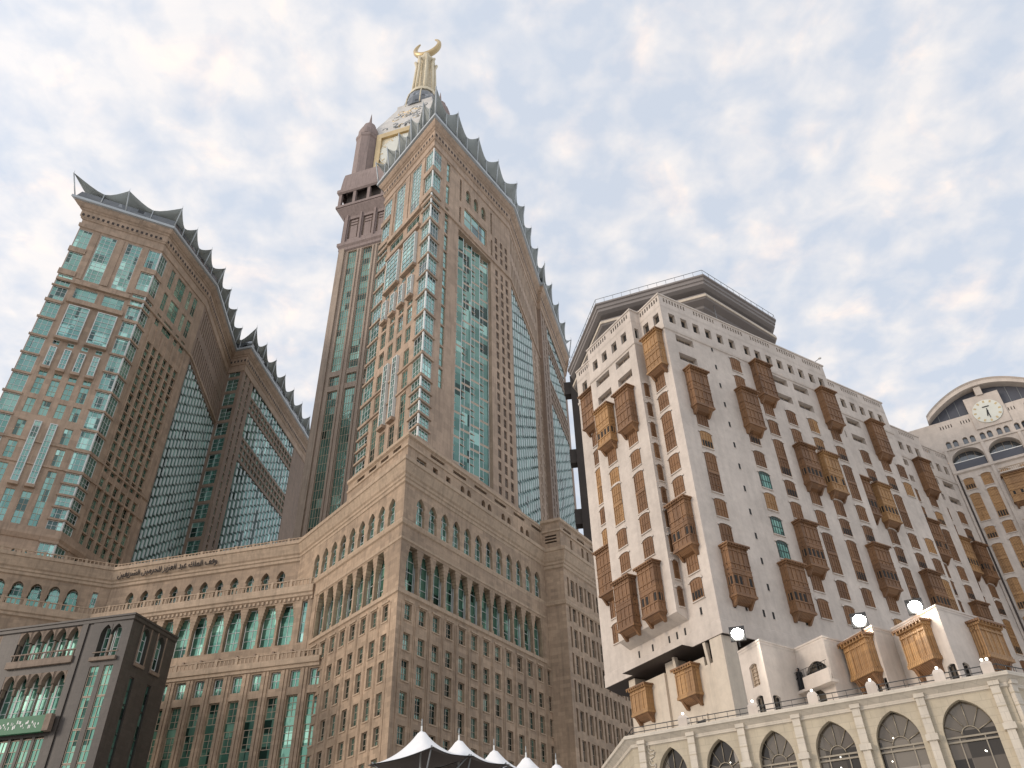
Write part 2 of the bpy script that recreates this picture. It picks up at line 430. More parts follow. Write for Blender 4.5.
def tframe(w, h, out, gm='glass', sm='tower_tan', nz=3, nx=2):
    """oriel standing out of the wall: white frame round a pane, stone sill slab below"""
    k = ('f', w, h, out, gm, nz, nx)
    if k in TC: return TC[k]
    m = MB(); g = MB(); s_ = MB(); a = w / 2; f = .28
    m.lb(-a, -a + f, -out, 0, 0, h, 'frame_white'); m.lb(a - f, a, -out, 0, 0, h, 'frame_white')
    m.lb(-a + f, a - f, -out, 0, h - f, h, 'frame_white'); m.lb(-a + f, a - f, -out, 0, 0, f, 'frame_white')
    for i in range(1, nz): m.lb(-a + f, a - f, -out + .02, -out + .15, h * i / nz - .07, h * i / nz + .07, 'frame_white')
    for i in range(1, nx): m.lb(-a + w * i / nx - .06, -a + w * i / nx + .06, -out + .04, -out + .16, f, h - f, 'frame_white')
    g.add([(-a + f, -out + .17, f), (a - f, -out + .17, f), (a - f, -out + .17, h - f), (-a + f, -out + .17, h - f)], [(0, 1, 2, 3)], gm)
    s_.lb(-a - .25, a + .25, -out - .3, 0, -1.0, -.02, sm)
    TC[k] = Tmpl('window', m, [('pane', g), ('sill', s_)], w * h); return TC[k]
# ------------------------------------------------------------------ ground
g = MB(); g.add([(-2500, -2500, 0), (2500, -2500, 0), (2500, 2500, 0), (-2500, 2500, 0)], [(0, 1, 2, 3)], 'paving')
go = g.build('ground'); go['kind'] = 'structure'
def xy(p): return (p[0], p[1])
def add2(p, az, d): q = dv(az) * d; return (p[0] + q.x, p[1] + q.y)
# ------------------------------------------------------------------ podium of the tower complex
A0 = (-23.83, 148.1); M0 = (-54.98, 185.45); F0 = (-108.92, 198.35)
RIN = (6.81, 195.66); BLK = (11.9, 193.7); BEND = add2(BLK, 32.5, 40)
FARL = add2(F0, -117.6, 48)
pod = Thing('podium_building', 'broad tan stone podium with rows of tall windows below arcades, towers rising behind it', 'building', (A0[0], A0[1], 0))
FR = Face(A0, 33.2, 1); FL = Face(A0, -40.3, -1); FM = Face(M0, -76.5, -1); FF = Face(F0, -117.6, -1)
KR = Face(BLK, 32.5, 1); KL = Face(RIN, 111.0, 1)
LR = 56.6; LL = 48.6; LM = 55.46
top_pl = [FARL, F0, M0, A0, RIN, BLK, BEND]
back = [(70, 300), (60, 420), (-260, 420), (-260, 190)]
wm = pod.p('wall')
back = [(52, 262), (-20, 330), (-150, 330), (-215, 190)]
wm.prism([FARL, F0, M0, A0, RIN, BLK, BEND] + back, 93.8, 94.0, 'tan', True, False)
for a, b in zip([BEND] + back, back + [FARL]): wm.quad(Vector((*a, 0)), Vector((*b, 0)), Vector((*b, 94 + EYE)), Vector((*a, 94 + EYE)), 'tan')
# arcade level windows
def arcade(F, cs, z0, zt, wd, dep, mb, holes, T):
    for c in cs: holes.append((c - wd / 2, c + wd / 2, z0, zt, dep))
def put_arches(F, mb, cs, z0, zs, zt, wd, dep, mat, kind='arched_window', gm='glass', neck=True):
    for c in cs:
        mb.arch(F, c - wd / 2, c + wd / 2, zs, zt, mat, dep)
        if neck:       # stepped shoulders of the horseshoe
            for s_ in (-1, 1):
                for i, (dz, e) in enumerate(((.0, .32), (-.55, .22), (-1.1, .12))):
                    a = c + s_ * wd / 2; b = a - s_ * e
                    mb.bx(F, min(a, b), max(a, b), zs + dz - .55, zs + dz, -dep + .05, -.01, mat)
        pod.win(kind, F, c, z0, tw(wd - .02, zt - z0, dep - .05, 2, 4, 'frame_white', gm))
cR = [5.6 + 4.27 * i for i in range(12)]; cL = [4.8 + 4.24 * i for i in range(10)]
def square_rows(F, mb, cols, rows, wd, dep, mat, hood=True, gm='glass_office'):
    hs = []
    for c in cols:
        for (zb, zt) in rows:
            hs.append((c - wd / 2, c + wd / 2, zb, zt, dep)); pod.win('window', F, c, zb, tw(wd, zt - zb, dep, 2, 3, 'frame_tan', gm, .1))
    return hs
ROWS = [(59.5, 62.9), (53.5, 56.9), (47.8, 51.7), (41.7, 45.8), (36.5, 39.8), (30.6, 34.4), (24.6, 28.4), (18.6, 22.4), (12, 16)]
def colonnade(F, uL, uR, n, z0, zt, mat, dep=1.7, first=True):
    """recess with tall glass and columns that carry stepped capitals"""
    pit = (uR - uL) / n
    for i in range(n):
        c = uL + pit * (i + .5)
        pod.win('colonnade_window', F, c, z0, tw(pit - .3, zt - z0, dep - .05, 2, 4, 'frame_white', 'glass_green', .16))
    for i in range(n + 1):
        c = uL + pit * i; m = MB(); h = zt - z0
        m.bx(F, c - .45, c + .45, z0, z0 + .7, -1.2, -.05, mat)
        m.bx(F, c - .3, c + .3, z0 + .7, zt - 3.6, -1.05, -.2, mat)
        for k, (e, zz_) in enumerate(((.42, 3.6), (.56, 3.0), (.7, 2.3), (.86, 1.5), (1.02, .7))):
            m.bx(F, c - e, c + e, zt - zz_, zt - (zz_ - .8 if k < 4 else 0), -1.25 - k * .08, -.18 + k * .03, mat)
        pod.one('column', m)
# right face
hs = square_rows(FR, wm, [3.4 + 4.41 * i for i in range(13)], ROWS, 2.1, .55, 'tan')
hs += [(1.9, 54.3, 65.4, 75.3, 1.75)]
hs += [(c - 1.38, c + 1.38, 80.7, 87.6, .85) for c in cR]
wm.wall(FR, 0, LR, -EYE, 94, 'tan', hs)
put_arches(FR, wm, cR, 80.7, 85.2, 87.6, 2.76, .85, 'tan')
colonnade(FR, 1.9, 54.3, 12, 65.4, 75.3, 'tan')
# left face of the corner block
hs = square_rows(FL, wm, [4.3 + 4.28 * i for i in range(10)], ROWS, 2.1, .55, 'tan')
hs += [(5.9, 36.1, 65.4, 75.6, 1.75)]
hs += [(c - 1.38, c + 1.38, 80.7, 87.4, .85) for c in cL[:-1]]
wm.wall(FL, 0, LL, -EYE, 94, 'tan', hs)
put_arches(FL, wm, cL[:-1], 80.7, 85.0, 87.4, 2.76, .85, 'tan')
colonnade(FL, 5.9, 36.1, 7, 65.4, 75.6, 'tan')
# hoods over the square windows and thin pilaster joints
tr = pod.p('window_hood')
for F, cols in ((FR, [3.4 + 4.41 * i for i in range(13)]), (FL, [4.3 + 4.28 * i for i in range(10)])):
    for c in cols:
        tr.bx(F, c - 1.35, c + 1.35, 63.15, 63.5, -.02, .22, 'tan_light')
        for z0, z1 in ROWS: tr.bx(F, c - 1.2, c + 1.2, z0 - .28, z0 - .02, -.02, .14, 'tan_light')
        for s_ in (-1, 1): tr.bx(F, c + s_ * 1.95 - .12, c + s_ * 1.95 + .12, 6, 63, -.02, .1, 'tan')
# middle wing: arcade wall, then a terrace with the colonnade, then a lower terrace
hs = [(c - 1.2, c + 1.2, 82.6, 87.5, 1.3) for c in [5.1 + 4.36 * i for i in range(11)]]
wm.wall(FM, 0, LM, 70, 94, 'tan', hs)
put_arches(FM, wm, [5.1 + 4.36 * i for i in range(11)], 82.6, 85.4, 87.5, 2.4, 1.3, 'tan')
fcs = [4.2 + 4.25 * i for i in range(1, 11)]
hs = [(c - 1.75, c + 1.75, 80.0, 87.8, 1.4) for c in fcs] + [(2.6, 3.9, 83.5, 87.8, .8)]
wm.wall(FF, 0, 48, 70, 94, 'tan', hs)
pod.win('slot_window', FF, 3.25, 83.5, tw(1.3, 4.3, .75, 2, 3, 'frame_white', 'glass'))
for c in fcs:
    wm.arch(FF, c - 1.25, c + 1.25, 86.3, 87.8, 'tan', 1.4)
    for s_ in (-1, 1):
        for (e0, zb, zt) in ((.5, 85.3, 87.8), (.36, 84.4, 85.3), (.22, 83.4, 84.4), (.1, 82.4, 83.4)):
            a = c + s_ * 1.75; b = a - s_ * e0; wm.bx(FF, min(a, b), max(a, b), zb, zt, -1.35, -.01, 'tan')
    pod.win('keyhole_window', FF, c, 80.0, tw(3.48, 7.7, 1.35, 3, 4, 'frame_white', 'glass'))
C1 = offset([FARL, F0, M0], 6.5); C2 = offset([FARL, F0, M0], 11.2)
M1 = (-48.49, 177.06); M2 = (-43.32, 170.96)
FM1 = Face(M1, -76.5, -1); FM2 = Face(M2, -76.5, -1)
LM1 = (Vector((*C1[1], 0)) - FM1.o).length; LM2 = (Vector((*C2[1], 0)) - FM2.o).length
hs = [(4.0, 4.0 + 2.27 * 2.0 * 11.2, 65.4, 75.3, 1.75), (1.15, 2.6, 65.5, 75.5, .8)]
nM1 = 11; uR1 = 4.0 + 4.54 * nM1
hs[0] = (4.0, uR1, 65.4, 75.3, 1.75)
wm.wall(FM1, 0, LM1, 55, 78.2, 'tan', hs)
pod.win('slot_window', FM1, 1.87, 65.5, tw(1.43, 10, .75, 1, 4, 'frame_white', 'glass'))
colonnade(FM1, 4.0, uR1, nM1, 65.4, 75.3, 'tan')
FF1 = Face(C1[1], -117.6, -1); wm.wall(FF1, 0, 48, 40, 78.2, 'tan')
wm.prism([C1[0], C1[1], M1, M0, F0, FARL], 78.2, 78.3, 'tan')
cols2 = [1.0 + 4.62 * i for i in range(13)]
hs = []
for c in cols2:
    hs.append((c - 1.15, c + 1.15, 54.0, 57.6, .8)); pod.win('window', FM2, c, 54.0, tw(2.3, 3.6, .75, 2, 2, 'frame_white', 'glass_green', .15))
    hs.append((c - 1.3, c + 1.3, 4, 52.4, .9))
    for k in range(8):
        pod.win('window', FM2, c, 52.4 - 6.1 * (k + 1) + 1.7, tw(2.6, 4.4, .85, 2, 3, 'frame_tan', 'glass_green', .13))
        wm.bx(FM2, c - 1.3, c + 1.3, 52.4 - 6.1 * (k + 1), 52.4 - 6.1 * (k + 1) + 1.7, -.85, -.7, 'glass_green')
wm.wall(FM2, -0.6, LM2, -EYE, 58.9, 'tan', hs)
FF2 = Face(C2[1], -117.6, -1); wm.wall(FF2, 0, 48, -EYE, 58.9, 'tan')
wm.prism([C2[0], C2[1], M2, M1, C1[1], C1[0]], 58.9, 59.0, 'tan')
for c in cols2:
    for s_ in (-1, 1): tr.bx(FM2, c + s_ * 1.9 - .3, c + s_ * 1.9 + .3, 2, 57.8, -.02, .25, 'tan')
# right hand block
hs = [(c - .45, c + .45, z - 5.2, z, .6) for c in [2.1 + 4.6 * i for i in range(8)] for z in (87.3, 80.6, 74, 67.4, 60.8, 54.2, 47.6, 41, 34.4)]
hs += [(c - .9, c + .9, z - 4.6, z, .5) for c in [4.4 + 4.6 * i for i in range(8)] for z in (87.1, 80.4, 73.8, 67.2, 60.6, 54, 47.4, 40.8, 34.2)]
wm.wall(KR, 0, 40, -EYE, 94, 'tan', hs)
for h in hs: pod.win('slit_window', KR, (h[0] + h[1]) / 2, h[2], tw(h[1] - h[0], h[3] - h[2], h[4] - .05, 1, 2, 'frame_tan', 'glass_brown', .1))
wm.wall(KL, 0, 5.46, -EYE, 94, 'tan')
# mouldings
cor = pod.p('cornice')
prof = [(0, 89.2), (.35, 89.5), (.35, 90.2), (.6, 90.45), (.6, 91.0), (.9, 91.4), (1.5, 93.6), (1.75, 93.8), (1.75, 94.7), (1.2, 94.8), (-1.5, 94.8)]
cor.sweep(top_pl, prof, 'tan_light')
lprof = [(0, 79.2), (.35, 79.5), (.5, 80.2), (.5, 80.5), (0, 80.55)]
led = Sep(pod, 'ledge')
led.sweep([xy(FL.P(38.4, 0)), A0, RIN, BLK, BEND], lprof, 'tan_light')
led.sweep([xy(FL.P(36.6, 0)), A0, xy(FR.P(55.2, 0))], [(0, 64.2), (.3, 64.4), (.3, 65.2), (0, 65.3)], 'tan_light')
led.sweep([xy(FL.P(36.6, 0)), A0, xy(FR.P(55.2, 0))], [(0, 75.8), (.22, 76.0), (.22, 76.5), (0, 76.6)], 'tan_light')
tl1 = [C1[0], C1[1], M1]; tl2 = [C2[0], C2[1], M2]
led.sweep(tl1, [(0, 76.4), (.4, 76.7), (.4, 77.3), (.7, 77.6), (.7, 79.2), (-.5, 79.2)], 'tan_light')
led.sweep(tl2, [(0, 57.8), (.4, 58.0), (.4, 58.6), (.7, 58.8), (.7, 60.0), (-.5, 60.0)], 'tan_light')
def balustrade(mb, pl, z, h, mat, w=0.0, sp=1.0, post=5.0):
    mb.sweep(offset(pl, w), [(-.15, z + h - .22), (.15, z + h - .22), (.15, z + h), (-.15, z + h)], mat)
    mb.sweep(offset(pl, w), [(-.12, z), (.12, z), (.12, z + .18), (-.12, z + .18)], mat)
    q = offset(pl, w)
    for a, b in zip(q, q[1:]):
        d = Vector((b[0] - a[0], b[1] - a[1])); L_ = d.length; az = math.degrees(math.atan2(d.x, d.y)); F = Face(a, az, 1)
        k = int(L_ / sp)
        for i in range(k + 1):
            u = i * L_ / max(k, 1); big = i % int(post / sp) == 0
            e = .32 if big else .13
            mb.bx(F, u - e, u + e, z, z + h + (.15 if big else -.2), -e * .6, e * .6, mat)
bal = MB()
balustrade(bal, tl1, 79.2, 1.7, 'tan_light', .35)
pod.one('balustrade', bal); bal = MB(); balustrade(bal, tl2, 60.0, 1.6, 'tan_light', .35); pod.one('balustrade', bal); bal = MB()
balustrade(bal, [FARL, F0, M0, xy(FL.P(26, 0))], 94.8, 1.8, 'tan_light', -.6); pod.one('balustrade', bal)
# dentils under the cornice of the colonnade, gargoyle spouts
den = pod.p('wall')
for i in range(int(LM1 / 1.15)): den.bx(FM1, i * 1.15, i * 1.15 + .5, 75.7, 76.4, -.02, .3, 'tan_light')
for i in range(13): den.bx(FM1, 3 + i * 4.6, 3.5 + i * 4.6, 63.4, 63.9, -.02, .6, 'brown')
# attic storey over the corner block, set back
rs = offset(top_pl, -.5)
RSL = xy(Face(rs[3], -40.3, -1).P(27, 0))
att = [RSL, rs[3], rs[4], rs[5], rs[6]]
FA = Face(rs[3], 33.2, 1); FB = Face(rs[3], -40.3, -1); FK = Face(rs[5], 32.5, 1); FKL = Face(rs[4], 111, 1)
lenA = (Vector(rs[4]) - Vector(rs[3])).length
hs = [(3.2, 6.6, 95.6, 98.0, .8), (9, 10.8, 95.8, 98.2, .8), (14, 15.6, 95.8, 98.2, .8)]
grp = [18.4 + 8.6 * i for i in range(4)]
ac = [c for g0 in grp for c in (g0 + 2.0, g0 + 4.6)]
hs += [(c - .75, c + .75, 95.2, 98.5, .8) for c in ac]
hs += [(u, u + 5.2, 100.4, 101.2, .6) for u in [8 + 8.6 * i for i in range(6)]]
wm.wall(FA, 0, lenA, 94, 102, 'tan', hs)
for c in ac: wm.arch(FA, c - .75, c + .75, 97.5, 98.5, 'tan', .8)
for h in hs: pod.win('attic_window', FA, (h[0] + h[1]) / 2, h[2], tw(h[1] - h[0], h[3] - h[2], h[4] - .05, 2, 1, 'frame_white' if h[1] - h[0] > 3 and h[2] < 99 else 'brown', 'glass_brown', .08))
hs = [(u, u + 3.4, 100.2, 101.2, .6) for u in [3 + 5.4 * i for i in range(4)]]
wm.wall(FB, 0, 27, 94, 102, 'tan', hs)
for h in hs: wm.bx(FB, h[0], h[1], h[2], h[3], -.7, -.6, 'dark')
hs = [(c - .55, c + .55, 95.4, 99.8, .7) for c in (6, 12.3, 15.2, 21.5, 24.4, 30)] + [(u, u + 4.2, 101.4, 102.2, .6) for u in (2, 9.5, 17, 24.5, 32)]
wm.wall(FK, 0, 40, 94, 103.4, 'tan', hs)
for h in hs: pod.win('attic_window', FK, (h[0] + h[1]) / 2, h[2], tw(h[1] - h[0], h[3] - h[2], h[4] - .05, 1, 1, 'brown', 'glass_brown', .08))
hs = [(1.1, 4.4, z, z + .5, .5) for z in (97.2, 98.1, 99.0)]
wm.wall(FKL, 0, 5.4, 94, 103.4, 'tan', hs)
for h in hs: wm.bx(FKL, h[0], h[1], h[2], h[3], -.6, -.5, 'dark')
cor.sweep(att[:3], [(0, 99.2), (.3, 99.4), (.3, 99.9), (0, 100)], 'tan_light')
cor.sweep(att[:3], [(0, 101.6), (.5, 102.0), (.5, 102.7), (-.6, 102.7)], 'tan_light')
cor.sweep(att[2:], [(0, 100.3), (.3, 100.5), (.3, 101.0), (0, 101.1)], 'tan_light')
cor.sweep(att[2:], [(0, 103.0), (.5, 103.4), (.5, 104.1), (-.6, 104.1)], 'tan_light')
rb = [rs[6], (40, 240), (0, 262), (-48, 215), RSL]
wm.prism([RSL, rs[3], rs[4], rs[5], rs[6], (40, 240), (0, 262), (-48, 215)], 101.9, 102, 'tan')
for a, b in zip(rb, rb[1:]): wm.quad(Vector((*a, 94 + EYE)), Vector((*b, 94 + EYE)), Vector((*b, 102 + EYE)), Vector((*a, 102 + EYE)), 'tan')
# inscription in relief, joined letter forms laid right to left
AR = {'\u0648': ('FEED', 'FEEE'), '\u0642': ('FED5', 'FED6', 'FED7', 'FED8'), '\u0641': ('FED1', 'FED2', 'FED3', 'FED4'), '\u0627': ('FE8D', 'FE8E'),
      '\u0644': ('FEDD', 'FEDE', 'FEDF', 'FEE0'), '\u0645': ('FEE1', 'FEE2', 'FEE3', 'FEE4'), '\u0643': ('FED9', 'FEDA', 'FEDB', 'FEDC'), '\u0639': ('FEC9', 'FECA', 'FECB', 'FECC'),
      '\u0628': ('FE8F', 'FE90', 'FE91', 'FE92'), '\u062f': ('FEA9', 'FEAA'), '\u0632': ('FEAF', 'FEB0'), '\u064a': ('FEF1', 'FEF2', 'FEF3', 'FEF4'), '\u0631': ('FEAD', 'FEAE'),
      '\u062d': ('FEA1', 'FEA2', 'FEA3', 'FEA4'), '\u0646': ('FEE5', 'FEE6', 'FEE7', 'FEE8'), '\u0634': ('FEB5', 'FEB6', 'FEB7', 'FEB8')}
def shape_ar(s):
    res = []
    for i, ch in enumerate(s):
        if ch == ' ': res.append(' '); continue
        f = AR[ch]; pv = s[i - 1] if i else ' '; nx = s[i + 1] if i + 1 < len(s) else ' '
        jp = pv in AR and len(AR[pv]) == 4; jn = len(f) == 4 and nx in AR
        k = (3 if jn else 1) if jp else (2 if jn else 0)
        res.append(chr(int(f[k], 16)))
    return ''.join(reversed(res))
def text_mesh(name, body, F, uc, z, size, depth, mat, width=None, parent=None, w=0.0):
    c = bpy.data.curves.new(name, 'FONT'); c.body = body; c.size = size; c.extrude = depth; c.align_x = 'CENTER'; c.offset = 0
    o = bpy.data.objects.new(name, c); COL.objects.link(o); bpy.context.view_layer.update()
    me = bpy.data.meshes.new_from_object(o.evaluated_get(bpy.context.evaluated_depsgraph_get()))
    xs = [v.co.x for v in me.vertices]; k = width / (max(xs) - min(xs)) if width else 1
    X = F.t * F.side; base = F.P(uc, z, w); o0 = parent_world(parent) if parent else Vector((0, 0, 0))
    for v in me.vertices: v.co = base + X * v.co.x * k + Vector((0, 0, 1)) * v.co.y + F.n * v.co.z - o0
    me.materials.clear(); me.materials.append(MATS[mat]); uvmap(me, o0)
    bpy.data.objects.remove(o); q = bpy.data.objects.new(name, me); COL.objects.link(q); q.parent = parent
    return q
text_mesh('inscription', shape_ar('\u0648\u0642\u0641 \u0627\u0644\u0645\u0644\u0643 \u0639\u0628\u062f \u0627\u0644\u0639\u0632\u064a\u0632 \u0644\u0644\u062d\u0631\u0645\u064a\u0646 \u0627\u0644\u0634\u0631\u064a\u0641\u064a\u0646'),
          FM, 38.5, 91.7, 2.7, .1, 'dark_brown', 29.5, pod.root, 1.35)
pod.finish()
# ------------------------------------------------------------------ dark granite gatehouse in front of the podium
k = 165 / 95
GC = (-42.9 * k, 84.72 * k)
gate = Thing('gatehouse', 'dark granite gatehouse with arched loggias and green sign, in front of the tan podium', 'building', (GC[0], GC[1], 0))
GR = Face(GC, 14.27, 1); GL1 = Face(GC, -79.0, -1); GL2 = Face((-48.34 * k, 85.9 * k), -77.6, -1)
gw = gate.p('wall'); ztop = 60.7
hs = []; T1 = tw(2.3, 6.4, .9, 2, 3, 'frame_white', 'glass_green', .14)
for c in (4.55, 9.35):
    hs.append((c - 1.2, c + 1.2, 52.6, 59.6, 1.0)); gate.win('arched_window', GR, c, 53.2, T1)
hs.append((3.2, 4.4, 10, 50, .5)); hs.append((8.4, 9.6, 10, 50, .5))
gw.wall(GR, 0, 13.66, -EYE, ztop, 'granite', hs)
for c in (4.55, 9.35): gw.arch(GR, c - 1.2, c + 1.2, 57.6, 59.6, 'granite', 1.0)
for c in (3.8, 9.0):
    for i in range(8): gate.win('window', GR, c, 10 + i * 5, tw(1.2, 4.9, .45, 1, 2, 'iron', 'glass_dark', .1))
tr = gate.p('arch_surround')
for c in (4.55, 9.35):
    for s_ in (-1, 1):
        a = c + s_ * 1.2; tr.bx(GR, min(a, a + s_ * .3), max(a, a + s_ * .3), 52.4, 59.9, -.02, .12, 'granite_tan')
    tr.bx(GR, c - 1.5, c + 1.5, 52.0, 52.6, -.02, .3, 'granite_tan')
# front, near bay (two arches)
hs = [(1.9, 6.4, 52.9, 59.4, 1.5), (1.7, 3.6, 6, 51.4, .7), (4.6, 6.6, 6, 51.4, .7)]
gw.wall(GL1, 0, 8.5, -EYE, ztop, 'granite', hs)
for c in (3.0, 5.3): gw.arch(GL1, c - 1.1, c + 1.1, 57.4, 59.4, 'granite', .8)
gw.bx(GL1, 4.0, 4.3, 52.9, 57.4, -.8, -.2, 'granite_tan')
for c in (3.0, 5.3): gate.win('arched_window', GL1, c, 53.2, tw(2.1, 6.0, 1.45, 2, 3, 'frame_white', 'glass_green', .14))
for c in (2.65, 5.6):
    for i in range(8):
        gate.win('window', GL1, c, 6 + i * 5.7, tw(1.9, 5.6, .3, 2, 3, 'frame_tan', 'glass_green', .12))
bl = gate.p('balustrade')
bl.bx(GL1, 1.5, 7.0, 52.3, 53.0, -.2, .5, 'granite_tan'); bl.bx(GL1, 1.6, 6.9, 53.9, 54.1, -.1, .1, 'granite_tan')
# deep reveal between the bays, then the far bay
gw.wall(Face(GL2.o, GL2.az, -1, 0), -1.2, 0.0, -EYE, ztop, 'granite')
gw.bx(GL2, 0.0, 1.2, -EYE, ztop, -1.5, .25, 'granite'); gw.bx(GL2, -1.0, -.3, -EYE, ztop - 1, -2.2, -1.2, 'granite')
cs = [2.6 + 2.72 * i for i in range(5)] if False else [11.8 + 2.72 * (i - 4) + .0 for i in range(0, 1)]
ub = 1.6; cs = [3.0 + 2.75 * i for i in range(5)]; cs2 = [3.2 + 2.5 * i for i in range(5)]
hs = [(1.6, 15.4, 53.9, 59.9, 1.8), (1.6, 15.4, 42.6, 51.3, 1.8)]
hs += [(c - .95, c + .95, 4, 39.6, .8) for c in cs2]
far = [21.0 + 2.75 * i for i in range(5)]
hs += [(19.5, 33.4, 53.9, 59.9, 1.8), (19.5, 33.4, 42.6, 51.3, 1.8)] + [(c - .95, c + .95, 4, 39.6, .8) for c in [21.2 + 2.5 * i for i in range(5)]]
gw.wall(GL2, 0, 40, -EYE, ztop, 'granite', hs)
for st in (cs, far):
    for c in st:
        gw.arch(GL2, c - 1.1, c + 1.1, 57.9, 59.9, 'granite_tan', 1.2)
        for s_ in (-1, 1):
            a = c + s_ * 1.38; gw.bx(GL2, a - .28, a + .28, 57.6, 59.9, -1.2, -.02, 'granite_tan')
            gw.bx(GL2, a - .14, a + .14, 53.9, 57.6, -.8, -.4, 'granite_tan')
            gw.bx(GL2, a - .3, a + .3, 49.0, 51.3, -1.2, -.05, 'granite_tan'); gw.bx(GL2, a - .2, a + .2, 47.6, 49.0, -1.0, -.25, 'granite_tan')
            gw.bx(GL2, a - .1, a + .1, 42.6, 47.6, -.8, -.5, 'granite_tan')
        gw.arch(GL2, c - 1.1, c + 1.1, 49.6, 51.3, 'granite_tan', 1.2)
        gate.win('arched_window', GL2, c, 53.9, tw(2.7, 6.0, 1.75, 2, 3, 'frame_white', 'glass_green', .14))
        gate.win('arched_window', GL2, c, 42.6, tw(2.7, 8.7, 1.75, 2, 4, 'frame_white', 'glass_green', .14))
for c in cs2 + [21.2 + 2.5 * i for i in range(5)]:
    for i in range(6): gate.win('window', GL2, c, 4 + i * 5.9, tw(1.88, 5.8, .3, 2, 3, 'frame_tan', 'glass_green', .12))
for a, b in ((1.2, 15.8), (19.1, 33.8)):
    bl.bx(GL2, a, b, 52.6, 53.9, -.2, .6, 'granite_tan'); bl.bx(GL2, a, b, 41.2, 42.6, -.2, .8, 'granite_tan')
    for i in range(12): bl.bx(GL2, a + .4 + i * 1.2, a + .6 + i * 1.2, 53.9, 55.2, -.05, .1, 'granite_tan')
    bl.bx(GL2, a, b, 55.2, 55.4, -.1, .15, 'granite_tan')
co = gate.p('cornice')
gpl = [xy(GL2.P(40, 0)), xy(GL2.P(0, 0)), GC, xy(GR.P(13.66, 0))]
co.sweep(gpl, [(0, ztop - .9), (.3, ztop - .7), (.3, ztop - .1), (.5, ztop), (.5, ztop + .35), (-1, ztop + .35)], 'granite')
gw.prism([gpl[0], gpl[1], gpl[2], gpl[3], (-105, 172)], ztop - .3, ztop, 'granite')
sg = MB(); sg.bx(GL2, 2.0, 26, 40.0, 42.9, .8, 1.5, 'sign_green'); sg.bx(GL2, .7, 1.95, 40.1, 43.0, .6, 1.6, 'granite_tan')
so = gate.one('sign', sg)
rr = random.Random(3); sk = MB()
for i in range(70):      # worn white lettering, too small to read
    u = 3.0 + i * .32 + rr.uniform(-.05, .05); z = 41.2 + rr.uniform(-.5, .5); h = rr.uniform(.15, .7)
    sk.bx(GL2, u, u + rr.uniform(.08, .26), z, z + h, 1.5, 1.53, 'white_paint')
sk.build('lettering', so)
gate.finish()
# ------------------------------------------------------------------ the two hotel towers
ZC = [(218.0, 227.4), (206.6, 215.6), (198.9, 204.2), (192.2, 198.3), (184.2, 191.0), (176.4, 183.4), (168.7, 175.6), (161.0, 168.0), (153.2, 160.2), (145.4, 152.4),
      (137.8, 144.6), (130.2, 136.7), (125.8, 129.2), (121.9, 125.1), (117.9, 121.2), (113.9, 117.2), (110.2, 113.2), (101.5, 106)]
def bay_stack(b, F, u0, u1, led, extra=True):
    """glazed corner column: two-storey panes between projecting ledges"""
    hs = []
    for z0, z1 in ZC:
        hs.append((u0, u1, z0, z1, .3)); b.win('corner_window', F, (u0 + u1) / 2, z0, tw(u1 - u0, z1 - z0, .25, 3, 3 if z1 - z0 > 5 else 2, 'frame_white', 'glass_corner', .16))
    return hs
def end_face(b, F, wm, led, W):
    s = W / 28.4; U = lambda x: x * s
    hs = bay_stack(b, F, .25, U(4.2), led) + bay_stack(b, F, U(23.7), W - .2, led)
    G = 'glass_corner'
    for c, wd in ((9.2, 5.0), (18.1, 5.4)):          # the two tall strips under the cornice
        hs.append((U(c - wd / 2), U(c + wd / 2), 204.2, 227.6, .35))
        b.win('strip_window', F, U(c), 204.2, tw(U(wd), 23.4, .3, 3, 12, 'frame_white', G, .2))
        hs.append((U(c - wd / 2 - .8), U(c + wd / 2 + .8), 194.4, 200.2, .5)); b.win('strip_window', F, U(c), 194.4, tw(U(wd + 1.6), 5.8, .45, 3, 2, 'frame_white', G, .12))
        b.win('framed_window', F, U(c), 177.2, tframe(U(wd + 1.2), 14.2, 1.0, G, 'tower_tan', 7, 3))
    for c in (7.6, 11.9, 16.2, 20.5):
        b.win('framed_window', F, U(c), 164.6, tframe(U(2.1), 8.1, .9, G, 'tower_tan', 4, 2))
        hs.append((U(c - 1), U(c + 1), 174.3, 176, .3)); b.win('window', F, U(c), 174.3, tw(U(2), 1.7, .25, 2, 1, 'frame_white', G, .1))
        inner = 10 < c < 18
        rows = [(154, 160.4), (146.8, 152.3)] + ([] if inner else [(138.2, 144), (130.4, 136.4)]) + ([(110.4, 120.8)] if inner else [(110.4, 128.6)])
        rows += [(161.2, 163.2)]
        for z0, z1 in rows:
            hs.append((U(c - 1.25), U(c + 1.25), z0, z1, .4)); b.win('window', F, U(c), z0, tw(U(2.5), z1 - z0, .35, 2, max(1, int((z1 - z0) / 2)), 'frame_tan', G, .14))
        if inner: b.win('framed_window', F, U(c), 122.8, tframe(U(2.1), 21.4, .9, G, 'tower_tan', 10, 2))
    for c in (7, 9.6, 18.5, 21):
        hs.append((U(c - .9), U(c + .9), 98.5, 103, .6)); b.win('arched_window', F, U(c), 98.5, tw(U(1.8), 4.5, .5, 2, 3, 'frame_white', G, .14))
        wm.arch(F, U(c - .9), U(c + .9), 101.6, 103, 'tower_tan', .6)
    wm.wall(F, 0, W, 94, 240.3, 'tower_tan', hs)
    for z in (201.0, 192.6): wm.bx(F, U(5), U(22.6), z, z + 1.9, -.02, 1.0, 'tower_tan')
    for a, c in ((5.2, .8), (14.1, 1.2), (22.2, .8)): wm.bx(F, U(a - c), U(a + c), 204, 228, -.02, .3, 'tower_tan')
    return hs
